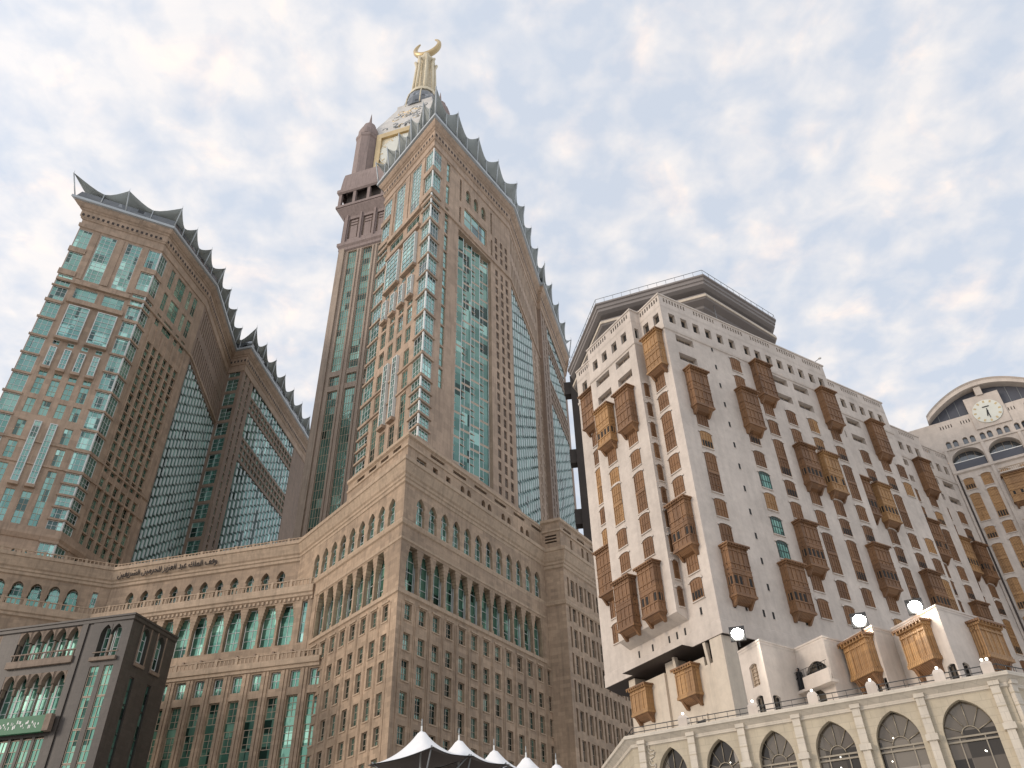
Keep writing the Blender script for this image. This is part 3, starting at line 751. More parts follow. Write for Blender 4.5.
def tower(b, C, az_l, WL, az_r, LRr, az_2, L2, st):
    wm = b.p('wall'); led = Sep(b, 'ledge')
    FLf = Face(C, az_l, -1); FRt = Face(C, az_r, 1); c1 = xy(FRt.P(LRr, 0)); F2 = Face(c1, az_2, 1); c2 = xy(F2.P(L2, 0)); e0 = xy(FLf.P(WL, 0))
    end_face(b, FLf, wm, led, WL)
    hs = bay_stack(b, FRt, .25, 4.2, led)
    if st == 'wide':       # broad face with the four-column strip
        for z0, z1 in ZC:
            if z1 - z0 > 4.5: hs.append((7.1, 8.9, z0, z1 + .3, .4)); b.win('window', FRt, 8.0, z0, tw(1.8, z1 - z0 + .3, .35, 1, 3, 'frame_tan', 'glass_corner', .12))
        hs.append((14.3, 32.6, 104, 200.4, 2.6))
        hs += [(17.3, 30.2, 205.4, 214, .5)] + [(c - 1.3, c + 1.3, 218.2, 225, .8) for c in (19.4, 23.9, 28.4)]
        b.win('strip_window', FRt, 23.75, 205.4, tw(12.9, 8.6, .45, 3, 2, 'frame_tan', 'glass_corner', .3))
        for c in (19.4, 23.9, 28.4):
            wm.arch(FRt, c - 1.3, c + 1.3, 222.6, 225, 'tower_tan', .8); b.win('arched_window', FRt, c, 218.2, tw(2.6, 6.8, .75, 2, 3, 'frame_tan', 'glass_dark', .14))
        hs += [(u - .5, u + .5, z0, z1, .5) for u in (15, 33.2) for z0, z1 in ((204, 212), (215, 226.5))]
        for u in (15, 33.2):
            for z0, z1 in ((204, 212), (215, 226.5)): b.win('slit_window', FRt, u, z0, tw(1.0, z1 - z0, .45, 1, 4, 'frame_tan', 'glass_brown', .1))
        for u in (36.0, 39.2, 42.2):
            for i in range(27):
                z = 106 + 4.1 * i
                if 199 < z < 203: continue
                hs.append((u - .75, u + .75, z, z + 2.9, .35)); b.win('window', FRt, u, z, tw(1.5, 2.9, .3, 2, 2, 'brown', 'glass_brown', .12))
        strips(b, FRt, 14.3, 32.6, 4, 104, 200.4, 8.1, 0.9, -2.4, big=True)
    else:                  # six columns of windows below, broad panes above
        for i in range(6):
            u = 8.9 + 3.4 * i
            for j in range(23):
                z = 98.6 + 3.93 * j + (1.6 if j > 8 else 0)
                if z > 197: continue
                hs.append((u - 1.1, u + 1.1, z, z + 3.45, .75)); b.win('window', FRt, u, z, tw(2.2, 3.45, .7, 2, 2, 'frame_tan', 'glass_dark', .1))
        for u, wd in ((9.2, 2.4), (15.1, 5.4), (21.2, 2.2), (25.2, 2.6)):
            for z0, z1 in ((217.6, 227), (206.4, 214.8), (198.6, 204)):
                hs.append((u - wd / 2, u + wd / 2, z0, z1, .4)); b.win('window', FRt, u, z0, tw(wd, z1 - z0, .35, 2, 3, 'frame_tan', 'glass_corner', .14))
        for i in range(7): wm.bx(FRt, 7.15 + 3.4 * i - .3, 7.15 + 3.4 * i + .3, 110, 198, -.02, .3, 'tower_tan')
    wm.wall(FRt, 0, LRr, 94, 240.3, 'tower_tan', hs)
    # second face: saw-tooth glass strip, ribbed storeys over it, bare pier at its end
    n2 = 14 if st != 'wide' else 10
    uE = 1.0 + 3.15 * n2
    hs = [(1.0, uE, 104, 200, 1.4)]
    for i in range(int((L2 - 3) / 2.3)):
        u = 2.2 + 2.3 * i
        for z0, z1 in ((203.4, 213), (217, 227.4)):
            hs.append((u - .5, u + .5, z0, z1, .6)); b.win('slit_window', F2, u, z0, tw(1.0, z1 - z0, .55, 1, 4, 'frame_tan', 'glass_dark', .12))
    if st == 'wide':
        for u in (uE + 3, uE + 5.2, uE + 10, uE + 12):
            for i in range(23):
                z = 106 + 4.1 * i; hs.append((u - .55, u + .55, z, z + 3.2, .5)); b.win('slit_window', F2, u, z, tw(1.1, 3.2, .45, 1, 2, 'brown', 'glass_brown', .1))
    wm.wall(F2, 0, L2, 94, 240.3, 'tower_tan' if st == 'wide' else 'brown', hs)  # left tower: shade of this face put into the colour as browner stone
    strips(b, F2, 1.0, uE, n2, 104, 200, 4.05, .95, -1.3)
    # ledges round the corner stacks
    for a, (z0, z1) in zip(ZC, ZC[1:]):
        gap = a[0] - z1
        s_ = WL / 28.4
        for F, u0, u1 in ((FLf, -.45, 4.6 * s_), (FLf, 23.4 * s_, WL + .45), (FRt, -.45, 4.6)):
            if gap > .3: s1 = MB(); s1.bx(F, u0 if F is not FRt else .02, u1, z1 + .04, a[0] - .04, -.2, .45, 'tower_tan'); b.one('sill_band', s1)
    for z0, z1 in ZC: mull = MB(); mull.bx(FRt, -.22, .22, z0, z1, -.22, .22, 'frame_white'); b.one('corner_post', mull)
    pl = [e0, C, c1, c2]
    bp_ = pl[:2] if st == 'wide' else pl[:3]
    led.sweep(bp_, [(0, 136.9), (.4, 137.0), (.4, 137.6), (0, 137.7)], 'tower_tan')
    led.sweep(bp_, [(0, 129.3), (.4, 129.4), (.4, 130.0), (0, 130.1)], 'tower_tan')
    led.sweep(pl, [(0, 201.2), (.5, 201.4), (.5, 202.4), (0, 202.6)], 'tower_tan')
    led.sweep(pl, [(0, 106.2), (.3, 106.4), (.8, 107.6), (.8, 109.6), (0, 109.9)], 'tower_tan')
    return pl, wm
def strips(b, F, uL, uR, n, z0, z1, fl, amp, back, big=False):
    """saw-toothed glass columns: slanted panes, white edge fins and floor slots, staggered column by column"""
    pit = (uR - uL) / n
    for i in range(n):
        a = uL + pit * i; m = MB(); g_ = MB(); fr = .18 if not big else .3
        z = z0; st = (i % 2) * fl * .5; first = True
        edges = []
        while z < z1 - .3:
            zt = min(z + (fl - st if first and st else fl), z1); first = False
            edges.append((z, zt)); z = zt
        wl, wr = (back + .15, back + .15 + amp) if not big else (back + .3, back + .3 + amp)
        for za, zb in edges:
            g_.quad(F.P(a + .05, za + .4, wl), F.P(a + pit - .3, za + .4, wr), F.P(a + pit - .3, zb - .4, wr), F.P(a + .05, zb - .4, wl), 'glass_strip' if big else 'glass_saw')
            m.add([F.P(a + .05, zb - (.62 if big else .42), wl), F.P(a + pit - .2, zb - (.62 if big else .42), wr), F.P(a + pit - .2, zb - .42, wl - .2),
                   F.P(a + .05, zb + .42, wl), F.P(a + pit - .2, zb + .42, wr), F.P(a + pit - .2, zb + .42, wl - .2)], [(0, 1, 4, 3), (0, 2, 1), (3, 4, 5), (1, 2, 5, 4)], 'frame_tan' if big else ('green_black' if random.random() < .5 else 'fin_dark'))
            if big:
                
                for zm in (za + (zb - za) * .36, za + (zb - za) * .62): m.bx(F, a + .5, a + pit - .3, zm - .1, zm + .1, wl + .0, wl + amp * .5 + .1, 'frame_tan')
                m.bx(F, a + pit * .45 - .08, a + pit * .45 + .08, za + .25, zb - .25, wl, wl + amp * .45 + .08, 'frame_white')
        for za, zb in edges:
            if big: m.bx(F, a + pit - .42, a + pit - .1, za + .1, zb - .1, wl - .2, wr + .02, 'fin')
            else: m.bx(F, a + pit - 1.15, a + pit - .08, za + .62, zb - .42, wl - .2, wr + .02, 'fin')
        m.bx(F, a - .05, a + (.5 if big else .12), z0, z1, back - .0, wl + .1, 'green_black' if big else 'frame_white')
        o = b.one('glass_column', g_); m.build('edge_frame', o)
def crown(b, pl, spacing, tip=250.2, sp2=None):
    """stepped cornice, gutter with glass rail, and the tensile canopy whose scalloped edge runs from mast to mast"""
    co = b.p('cornice')
    co.sweep(pl, [(0, 228.4), (.35, 228.6), (.35, 230.4), (.1, 230.6), (.1, 232.2), (.5, 232.5), (.5, 233.0), (.75, 233.3), (.75, 236.2), (1.2, 236.6), (1.2, 237.0), (1.7, 237.4), (2.4, 238.6), (2.4, 239.2)], 'tower_tan')
    for a, c in zip(offset(pl, .75), offset(pl, .75)[1:]):
        d = Vector((c[0] - a[0], c[1] - a[1])); F = Face(a, math.degrees(math.atan2(d.x, d.y)), 1)
        for i in range(int(d.length / 1.7)): co.bx(F, .6 + i * 1.7, 1.4 + i * 1.7, 233.6, 234.8, -.03, .1, 'dark_brown')
    gu = b.p('gutter'); gu.sweep(pl, [(2.4, 239.2), (3.1, 239.4), (3.1, 240.5), (2.2, 240.6), (-3, 240.6)], 'metal_light')
    gr = b.p('glass_rail'); gr.sweep(pl, [(2.5, 240.6), (1.9, 244.4)], 'glass_grey')
    out_ = offset(pl, 1.0); mem = MB(); inn = offset(pl, -7.0); tipo = offset(pl, 4.2); valo = offset(pl, 2.6); base = offset(pl, 2.6)
    for i in range(len(pl) - 1):
        Ls = math.hypot(pl[i + 1][0] - pl[i][0], pl[i + 1][1] - pl[i][1]); n = max(1, round(Ls / (sp2[i] if sp2 else spacing))); K = 8
        lerp = lambda A, t: Vector((A[i][0] + (A[i + 1][0] - A[i][0]) * t, A[i][1] + (A[i + 1][1] - A[i][1]) * t, 0))
        cols = []
        for j in range(n * K + 1):
            t = j / (n * K); f = abs(((j / K) % 1) * 2 - 1)      # 1 at masts, 0 mid-bay
            sc_ = f ** 1.5
            e = lerp(valo, t).lerp(lerp(tipo, t), sc_); ez = tip - 4.6 + 4.6 * sc_
            q = lerp(inn, t); col_ = []
            for s_ in range(6):
                v = s_ / 5; p = q.lerp(e, v); p.z = 243.6 + (ez - 243.6) * (v ** 1.4) + EYE; col_.append(p)
            cols.append(col_)
        vs = [p for c in cols for p in c] + [p + Vector((0, 0, .12)) for c in cols for p in c]; nn = len(cols) * 6
        fs = []
        for j in range(len(cols) - 1):
            for s_ in range(5):
                a0 = j * 6 + s_; fs.append((a0, a0 + 6, a0 + 7, a0 + 1)); fs.append((nn + a0, nn + a0 + 1, nn + a0 + 7, nn + a0 + 6))
            fs.append((j * 6 + 5, j * 6 + 11, nn + j * 6 + 11, nn + j * 6 + 5))
        mem.add(vs, fs, 'membrane', True)
        for j in range(2 * n + (1 if i == len(pl) - 2 else 0)):
            t = j / (2 * n); full = j % 2 == 0; m = MB(); bp = lerp(base, t); bp.z = 240.4 + EYE
            tp = (lerp(tipo, t) if full else lerp(valo, t)); tp.z = (tip if full else tip - 4.5) + EYE
            m.tube([bp, tp], .26 if full else .2, 'metal_light', 6)
            if full: m.tube([tp, tp + Vector((0, 0, 1.6))], .1, 'metal_light', 5, .03)
            b.one('mast', m)
    b.one('canopy', mem)
    b.p('wall').prism([(p[0], p[1]) for p in pl] + [add2(pl[-1], -75, 30)], 240.2, 240.4, 'tower_tan')
def wing(b, O, ret, az, Lw):
    """rear wing: three bands of saw-tooth glass with window storeys between"""
    wm = b.p('wall'); F = Face(O, az, 1); d = Vector((O[0] - ret[0], O[1] - ret[1])); FRn = Face(ret, math.degrees(math.atan2(d.x, d.y)), 1); lr = d.length
    hs = [(2.4, lr - 1.6, z, z + 6.6, .5) for z in [106 + 8.0 * i for i in range(16)]] if lr > 5 else []
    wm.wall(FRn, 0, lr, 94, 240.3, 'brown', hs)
    for h in hs: b.win('window', FRn, (h[0] + h[1]) / 2, h[2], tw(h[1] - h[0], h[3] - h[2], .45, 2, 3, 'frame_white', 'glass_corner', .15))
    hs = []
    n = int((min(Lw, 66) - 13) / 3.3); uE = 11 + 3.3 * n
    for z0, z1 in ((222, 233.4), (200, 214), (104, 188)): hs.append((11, uE, z0, z1, 1.4)); strips(b, F, 11, uE, n, z0, z1, 4.05, .95, -1.3)
    for z0, z1 in ((215.4, 217.6), (218.4, 220.8), (189.4, 192), (193, 195.4), (196.4, 198.8)):
        for i in range(n):
            u = 11 + 3.3 * (i + .5); hs.append((u - 1.25, u + 1.25, z0, z1, .5)); b.win('window', F, u, z0, tw(2.5, z1 - z0, .45, 2, 1, 'frame_tan', 'glass_dark', .1))
    for i in range(32):
        z = 104 + 4.05 * i
        if z > 228: continue
        for u in (3.2, 7.6): hs.append((u - .7, u + .7, z, z + 3.2, .5)); b.win('slit_window', F, u, z, tw(1.4, 3.2, .45, 1, 2, 'frame_tan', 'glass_dark', .1))
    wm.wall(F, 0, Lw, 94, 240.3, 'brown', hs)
    return [ret, O, xy(F.P(Lw, 0))]
lt = Thing('hotel_tower', 'left tan hotel tower with green glass strips and scalloped tensile canopy, behind the inscribed wing', 'tower', (-131.87, 204.42, 94 + EYE), 'hotel towers on the podium')
pl, _ = tower(lt, (-131.87, 204.42), -118.0, 28.6, 12.0, 31.0, -5.5, 50.0, 'cols'); crown(lt, [add2(pl[0], 10, 22)] + pl, 12.0)
pl = wing(lt, (-121.6, 277.5), (-131.0, 279.6), 7.0, 104); crown(lt, pl, 11.0)
lt.finish()
ct = Thing('hotel_tower', 'tan hotel tower with sharp corner rising over the podium corner, canopy of grey tent points', 'tower', (-23.74, 161.26, 94 + EYE), 'hotel towers on the podium')
pl, _ = tower(ct, (-23.74, 161.26), -40.0, 31.5, 33.0, 44.5, 13.8, 46.5, 'wide'); crown(ct, [add2(pl[0], 33, 20)] + pl, 15.0, 253.2, (10, 6.3, 11.2, 12, 12))
e2 = pl[-1]; pl = wing(ct, (e2[0] + 1.2, e2[1] - 1.0), (e2[0] - .6, e2[1] - .4), 14.8, 48); crown(ct, pl, 12.0)
ct.finish()
# ------------------------------------------------------------------ dark open frame beyond the podium, in the gap beside the white hotel
fo = Vector((23.1, 234.9, 0))
fk = Thing('steel_frame', 'dark open frame with bright gaps, between the tan hotel tower and the white hotel', 'frame', (fo.x, fo.y, 94 + EYE))
KE = Face((fo.x, fo.y), 97.0, 1)
for u in (0,):
    m = MB(); m.bx(KE, u - 1.2, u + 8, 94, 186, -5, 0, 'dark_brown'); fk.one('post', m)
for z in (111, 123.9, 147.8, 178): m = MB(); m.bx(KE, -3.6, -1.2, z, z + 5.6, -4, -.5, 'dark_brown'); fk.one('beam', m)
fk.finish()
# ------------------------------------------------------------------ clock tower behind
KC = Vector((-50.86, 285.51, 0)); W = 52.0
kt = Thing('clock_tower', 'very tall mauve stone clock tower with golden crescent spire, behind the tan tower', 'tower', (KC.x, KC.y, 94 + EYE))
def ksq(h): return [xy(KC + dv(-73) * h * a + dv(-163) * h * b) for a, b in ((1, 1), (-1, 1), (-1, -1), (1, -1))]
kw = kt.p('wall'); SQ = ksq(W / 2)
FS = [Face(SQ[i], az, 1) for i, az in enumerate((107, 17, -73, -163))]
for q, F in enumerate(FS):
    hs = []
    for u0, u1 in ((4.6, 9.3), (12.8, 17.6), (21, 25.4), (26.6, 31), (34.4, 39.2), (42.7, 47.4)):
        for z0, z1 in ((94, 206.6), (209.4, 214.6), (217.4, 294)):
            hs.append((u0, u1, z0, z1, .7))
            if q in (0, 3): kt.win('strip_window', F, (u0 + u1) / 2, z0, tw(u1 - u0, z1 - z0, .65, 4, max(2, int((z1 - z0) / 3.9)), 'frame_tan', 'glass_strip', .2))
            else: kw.bx(F, u0, u1, z0, z1, -.9, -.7, 'glass_strip')
    kw.wall(F, 0, W, 60, 300, 'shaft_tan', hs)
    for u in (10.2, 12.0, 18.4, 20.2): kw.bx(F, u - .35, u + .35, 94, 294, -.02, .5, 'shaft_tan')
    for u in (1.4, 50.6): kw.bx(F, u - 1.4, u + 1.4, 94, 296, -.02, 1.0, 'shaft_tan')
    # panelled stage and gallery
    hs = [(3 + 7.8 * i, 8.6 + 7.8 * i, 303, 318, .9) for i in range(6)]
    kw.wall(F, 0, W, 300, 321, 'mauve', hs, .6)
    for h in hs:
        for z, hh in ((303, 9.5), (313.2, 1.4), (315.3, 1.4)): kw.bx(F, h[0] + .9, h[1] - .9, z + .6, z + .6 + hh, -.4, .1, 'mauve')
        kw.bx(F, h[0], h[1], 303, 318, -.5, -.35, 'brown'); kw.bx(F, h[0] - 1.6, h[0] - .6, 300, 322, .58, 1.4, 'mauve')
kc = kt.p('cornice')
sq = SQ
kc.sweep(sq, [(0, 294.5), (.8, 295.2), (.8, 297), (1.6, 298.2), (1.6, 300.2), (.5, 300.6)], 'mauve', True)
kc.sweep(sq, [(.6, 320), (1.6, 321.5), (3.6, 324.6), (3.8, 325.4)], 'mauve', True)
kc.sweep(sq, [(3.8, 336.5), (4.6, 337.4), (4.6, 339.6), (3.6, 340), (3.0, 350.5), (2.6, 354), (-6, 354)], 'mauve', True)
ga = kt.p('gallery'); ga.prism(ksq(W / 2 + .6), 321, 340, 'dark_brown', False); ga.sweep(sq, [(.4, 325.3), (4.2, 325.3), (4.2, 327.0), (3.6, 327.0)], 'mauve', True)
gx = offset(sq, 3.7, True)
for i, az in enumerate((107, 17, -73, -163)):
    F = Face(gx[i], az, 1)
    for j in range(8): ga.bx(F, j * 8.2 + .2, j * 8.2 + 1.8, 325, 337, -1.6, 0, 'mauve')
# clock stage: four dials in golden frames, four corner turrets
ck = kt.p('clock_stage'); ck.prism(ksq(22.0), 340, 392, 'gold_pale', True)
for i, az in enumerate((107, 17, -73, -163)):
    F = Face(ksq(22.0)[i], az, 1); c = 22.0; m = MB()
    for a, b_, d_, e_ in ((6.5, 37.5, 354.5, 358.5), (6.5, 37.5, 387.5, 391.5), (6.5, 9.5, 358.5, 387.5), (34.5, 37.5, 358.5, 387.5)): m.bx(F, a, b_, d_, e_, -.05, 1.4, 'gold')
    fo = kt.one('clock_frame', m)
    m = MB(); k_ = 40
    pts = [F.P(c + 13.2 * math.cos(2 * math.pi * j / k_), 373 + 13.2 * math.sin(2 * math.pi * j / k_), .8) for j in range(k_)]
    m.add(pts + [p - F.n * .8 for p in pts], [tuple(range(k_))] + [(j, (j + 1) % k_, k_ + (j + 1) % k_, k_ + j) for j in range(k_)], 'dial')
    for j in range(60):
        q = 2 * math.pi * j / 60; r0 = 10.6 if j % 5 == 0 else 12; wd = .4 if j % 5 == 0 else .14
        p0, p1 = (c + r0 * math.cos(q), 373 + r0 * math.sin(q)), (c + 12.8 * math.cos(q), 373 + 12.8 * math.sin(q)); x, y = -math.sin(q) * wd, math.cos(q) * wd
        m.quad(F.P(p0[0] - x, p0[1] - y, .9), F.P(p1[0] - x, p1[1] - y, .9), F.P(p1[0] + x, p1[1] + y, .9), F.P(p0[0] + x, p0[1] + y, .9), 'gold')
    do = kt.one('clock_dial', m); m = MB()
    for q, r0, wd in ((R(-95), 11.0, .55), (R(-75), 8.0, .8)):
        x, y = -math.sin(q) * wd, math.cos(q) * wd
        m.quad(F.P(c - x, 373 - y, 1.3), F.P(c + r0 * math.cos(q), 373 + r0 * math.sin(q), 1.3), F.P(c + x, 373 + y, 1.3), F.P(c - r0 * .2 * math.cos(q), 373 - r0 * .2 * math.sin(q), 1.3), 'dark_brown')
    m.build('hands', do)
for p in ksq(22.0):
    t_ = MB(); c = (p[0], p[1], EYE)
    t_.lathe(c, [(7.2, 340), (7.2, 346), (6.4, 347), (6.2, 352), (6.2, 388), (6.8, 389), (6.8, 391), (6.0, 392)], 'mauve', 8, R(22), False)
    to = kt.one('turret', t_); d_ = MB()
    d_.lathe(c, [(6.0, 392), (6.0, 396), (5.2, 399), (3.6, 402), (3.6, 404), (2.2, 406), (.9, 408), (.5, 413), (0.01, 418)], 'mauve', 12); d_.build('turret_dome', to)
# shield over the dials, glass dome, spire, crescent
sh = kt.p('shield')
for (h0, z0), (h1, z1) in zip(((22, 392), (21.2, 399), (18.8, 407), (16.0, 416), (13.4, 425), (11.4, 432)), ((21.2, 399), (18.8, 407), (16.0, 416), (13.4, 425), (11.4, 432), (11.4, 435))):
    A_, B_ = ksq(h0), ksq(h1)
    for i in range(4): sh.quad((*A_[i], z0 + EYE), (*A_[(i + 1) % 4], z0 + EYE), (*B_[(i + 1) % 4], z1 + EYE), (*B_[i], z1 + EYE), 'silver_stone')
for i, az in enumerate((107, 17, -73, -163)):     # relief script and scrolls of the shield
    rr = random.Random(i)
    for j in range(34):
        z = rr.uniform(397, 428); hw = 20.8 - (z - 397) * .30; off = rr.uniform(-.62, .62) * hw
        F = Face(ksq(hw)[i], az, 1); u = hw + off; a = rr.uniform(0, 6); r_ = rr.uniform(1.2, 2.6)
        sh.tube([F.P(u + r_ * math.cos(a + q_ * .7), z + r_ * 1.2 * math.sin(a + q_ * .7), .3 - (r_ * math.sin(a + q_ * .7)) * .34 + .5) for q_ in range(6)], .42, 'metal_grey' if j % 3 else 'gold', 5)
dm = kt.p('glass_dome'); dm.lathe((KC.x, KC.y, EYE), [(12.5, 433), (12.2, 441), (11, 448), (8.8, 453)], 'glass_grey', 16, 0, False)
rb = kt.p('dome_rib')
for j in range(8):
    q = j * math.pi / 4
    rb.tube([(KC.x + r_ * math.cos(q), KC.y + r_ * math.sin(q), z + EYE) for r_, z in ((12.7, 433), (12.4, 441), (11.2, 448), (9, 453))], .4, 'gold_pale', 5)
sp = kt.p('spire'); kz = (KC.x, KC.y, EYE)
sp.lathe(kz, [(9.6, 452.5), (9.6, 455), (8, 456), (4.6, 457), (4.0, 494), (6.0, 496), (6.0, 498), (3, 500), (2.6, 507)], 'gold_pale', 16)
for j in range(8):
    q = j * math.pi / 4 + .2
    sp.tube([(KC.x + r_ * math.cos(q), KC.y + r_ * math.sin(q), z + EYE) for r_, z in ((7.4, 456), (6.6, 474), (5.8, 491), (7.0, 496))], 1.05, 'gold_pale', 7)
cr = MB(); vs = []; fs = []; n_ = 28; kk = 8
ax = dv(-73)
for i in range(n_ + 1):
    a = R(-90) + (i / n_ - .5) * R(286); th = 3.4 * math.sin(math.pi * (.04 + .92 * i / n_)) ** .8 + .15
    rc = 9.4 - th * .25; c = KC + ax * (-rc * math.cos(a)) + Vector((0, 0, 517 + EYE + rc * math.sin(a)))
    rad = ax * (-math.cos(a)) + Vector((0, 0, math.sin(a))); oth = dv(17)
    for j in range(kk):
        q = 2 * math.pi * j / kk; vs.append(c + rad * math.cos(q) * th * .62 + oth * math.sin(q) * th * .7)
for i in range(n_):
    for j in range(kk): fs.append((i * kk + j, i * kk + (j + 1) % kk, (i + 1) * kk + (j + 1) % kk, (i + 1) * kk + j))
cr.add(vs, fs, 'gold', True); kt.one('crescent', cr)
kt.finish()
# ------------------------------------------------------------------ white hotel with timber oriels
W0 = (20.12, 77.43); TW, NW, LW = dv(58.2), dv(148.2), dv(-31.8)
def wp(t, n, l=0.0): p = Vector((*W0, 0)) + TW * t + NW * n + LW * l; return (p.x, p.y)
wh = Thing('white_hotel', 'long white hotel stepped back in sections with brown timber oriels and wide grey roof slab', 'hotel', (W0[0], W0[1], 0))
ww = wh.p('wall'); PL = 'plaster'
wpl = [wp(0, 0, 19.6), wp(0, 0, 14.5), wp(-1.5, 0, 14.5), wp(-1.5, 0, 4.4), wp(0, 0, 4.4), wp(0, 0), wp(32, 0), wp(32, -2), wp(48, -2), wp(48, -5.6), wp(62, -5.6), wp(62, -7), wp(73, -7)]
def seg_face(i):
    a, b = wpl[i], wpl[i + 1]; d = Vector((b[0] - a[0], b[1] - a[1])); return Face(a, math.degrees(math.atan2(d.x, d.y)), 1), d.length
# timber pieces in local axes (x along, y into the wall, z up)
def t_shutter(w, h, dark, fill='timber', glassy=False):
    k = ('sh', w, h, dark, fill, glassy)
    if k in TC: return TC[k]
    m = MB(); s_ = MB(); a = w / 2; rise = .26
    pts = [(-a, 0), (a, 0), (a, h - rise)] + [(a * math.cos(q), h - rise + rise * math.sin(q)) for q in [math.pi * j / 8 for j in range(1, 8)]] + [(-a, h - rise)]
    fm = 'green_black' if glassy else fill; n = len(pts)
    m.add([(x, -.02, z) for x, z in pts] + [(x, .05, z) for x, z in pts], [tuple(range(n))] + [(i, (i + 1) % n, n + (i + 1) % n, n + i) for i in range(n)], fm)
    m.lb(-a, -a + .1, -.09, 0, 0, h - rise, fm); m.lb(a - .1, a, -.09, 0, 0, h - rise, fm); m.lb(-a + .1, a - .1, -.09, 0, 0, .12, fm)
    nb = 4
    for i in range(1, nb): x = -a + w * i / nb; m.lb(x - .035, x + .035, -.075, 0, .12, h - rise - .02, fm)
    for z in [1.0 + 1.05 * i for i in range(int((h - 1) / 1.05) + 1)]:
        if z < h - .35: m.lb(-a + .1, a - .1, -.075, 0, z - .05, z + .05, fm)
    if h > 4: m.lb(-a, a, -.11, 0, h / 2 - .22, h / 2 + .22, fm)
    # white drip mould over the head and sill
    for j in range(8):
        q0, q1 = math.pi * j / 8, math.pi * (j + 1) / 8
        P0 = lambda q, e, y: (-(a + e) * math.cos(q), y, h - rise + (rise + e) * math.sin(q))
        m.add([P0(q0, 0, -.14), P0(q1, 0, -.14), P0(q1, .26, -.1), P0(q0, .26, -.1), P0(q0, 0, 0), P0(q1, 0, 0), P0(q1, .26, .02), P0(q0, .26, .02)], [(0, 1, 2, 3), (0, 1, 5, 4), (3, 2, 6, 7)], PL)
    m.lb(-a - .08, a + .08, -.15, 0, -.12, -.01, PL)
    subs = []
    if dark:
        c = w / 4
        for i in range(4):
            x = -a + c * (i + .5)
            s_.lb(x - c * .28, x + c * .28, -.085, -.01, .2, min(1.15, h * .42), 'dark')
        subs = [('lattice_opening', s_)]
    if glassy:
        g_ = MB(); g_.add([(-a + .1, -.04, .12), (a - .1, -.04, .12), (a - .1, -.04, h - .5), (-a + .1, -.04, h - .5)], [(0, 1, 2, 3)], 'glass_dark'); subs = [('pane', g_)]
    TC[k] = Tmpl('shutter_window', m, subs, w * h); return TC[k]
def t_bay(w, h, dep, dark, fill='timber'):
    k = ('bay', w, h, dep, dark, fill)
    if k in TC: return TC[k]
    m = MB(); a = w / 2
    m.lb(-a, a, -dep, 0, .55, h, fill)
    for x in (-a, -a + w / 4, 0, a - w / 4, a): m.lb(max(-a - .03, x - .07), min(a + .03, x + .07), -dep - .06, -dep, .6, h - .05, fill)
    for y in (-dep * .5,):
        for s_ in (-1, 1): m.lb(min(s_ * a, s_ * (a + .05)), max(s_ * a, s_ * (a + .05)), y - .06, y + .06, .6, h, fill)
    for z in ((.62, 1.5, h * .46, h * .46 + .5, h * .46 + 1.15, h - .6) if h > 4 else (.64, h - .5)):
        m.lb(-a - .05, a + .05, -dep - .09, -.01, z - .07, z + .07, fill)
    m.lb(-a - .03, a + .03, -dep - .045, -.012, h * .46 + .07, h * .46 + .43, fill) if h > 4 else None
    cap = MB(); cap.lb(-a - .28, a + .28, -dep - .4, 0, h, h + .16, 'timber_dark'); cap.lb(-a - .12, a + .12, -dep - .2, 0, h - .2, h, fill)
    for i in range(9): x = -a - .2 + (w + .4) * i / 8; cap.lb(x - .05, x + .05, -dep - .38, -dep - .3, h - .14, h, fill)
    ba = MB(); ba.lb(-a - .1, a + .1, -dep - .14, 0, .3, .56, fill)
    ba.box8([(-a + .35, -dep + .5, -.15), (a - .35, -dep + .5, -.15), (a - .35, 0, -.3), (-a + .35, 0, -.3), (-a, -dep, .3), (a, -dep, .3), (a, 0, .3), (-a, 0, .3)], 'timber_dark')
    for s_ in (-1, 1): ba.box8([(s_ * (a - .3) - .14, -.25, -.62), (s_ * (a - .3) + .14, -.25, -.62), (s_ * (a - .3) + .14, 0, -.62), (s_ * (a - .3) - .14, 0, -.62), (s_ * (a - .3) - .14, -dep, .3), (s_ * (a - .3) + .14, -dep, .3), (s_ * (a - .3) + .14, 0, .3), (s_ * (a - .3) - .14, 0, .3)], 'timber_dark')
    subs = [('roof_cap', cap), ('corbel', ba)]
    if dark:
        o = MB()
        for i in range(4):
            x = -a + w / 4 * (i + .5)
            if (i + dark) % 5 != 0: o.lb(x - .17, x + .17, -dep - .03, -dep + .1, 1.62, h * .46 - .25, 'dark')
        for s_ in (-1, 1): o.lb(min(s_ * (a - .1), s_ * (a + .03)), max(s_ * (a - .1), s_ * (a + .03)), -dep * .8, -dep * .3, 1.62, h * .46 - .3, 'dark')
        subs.append(('lattice_opening', o))
    TC[k] = Tmpl('bay_window', m, subs, w * h * 1.5); return TC[k]
def t_slot(w, h):
    k = ('slot', w, h)
    if k in TC: return TC[k]
    m = MB(); a = w / 2
    m.lb(-a, a, -.015, .2, 0, h, 'dark'); m.lb(-a - .06, a + .06, -.05, 0, -.06, -.01, PL)
    TC[k] = Tmpl('slot_window', m, [], w * h); return TC[k]
rw = random.Random(11)
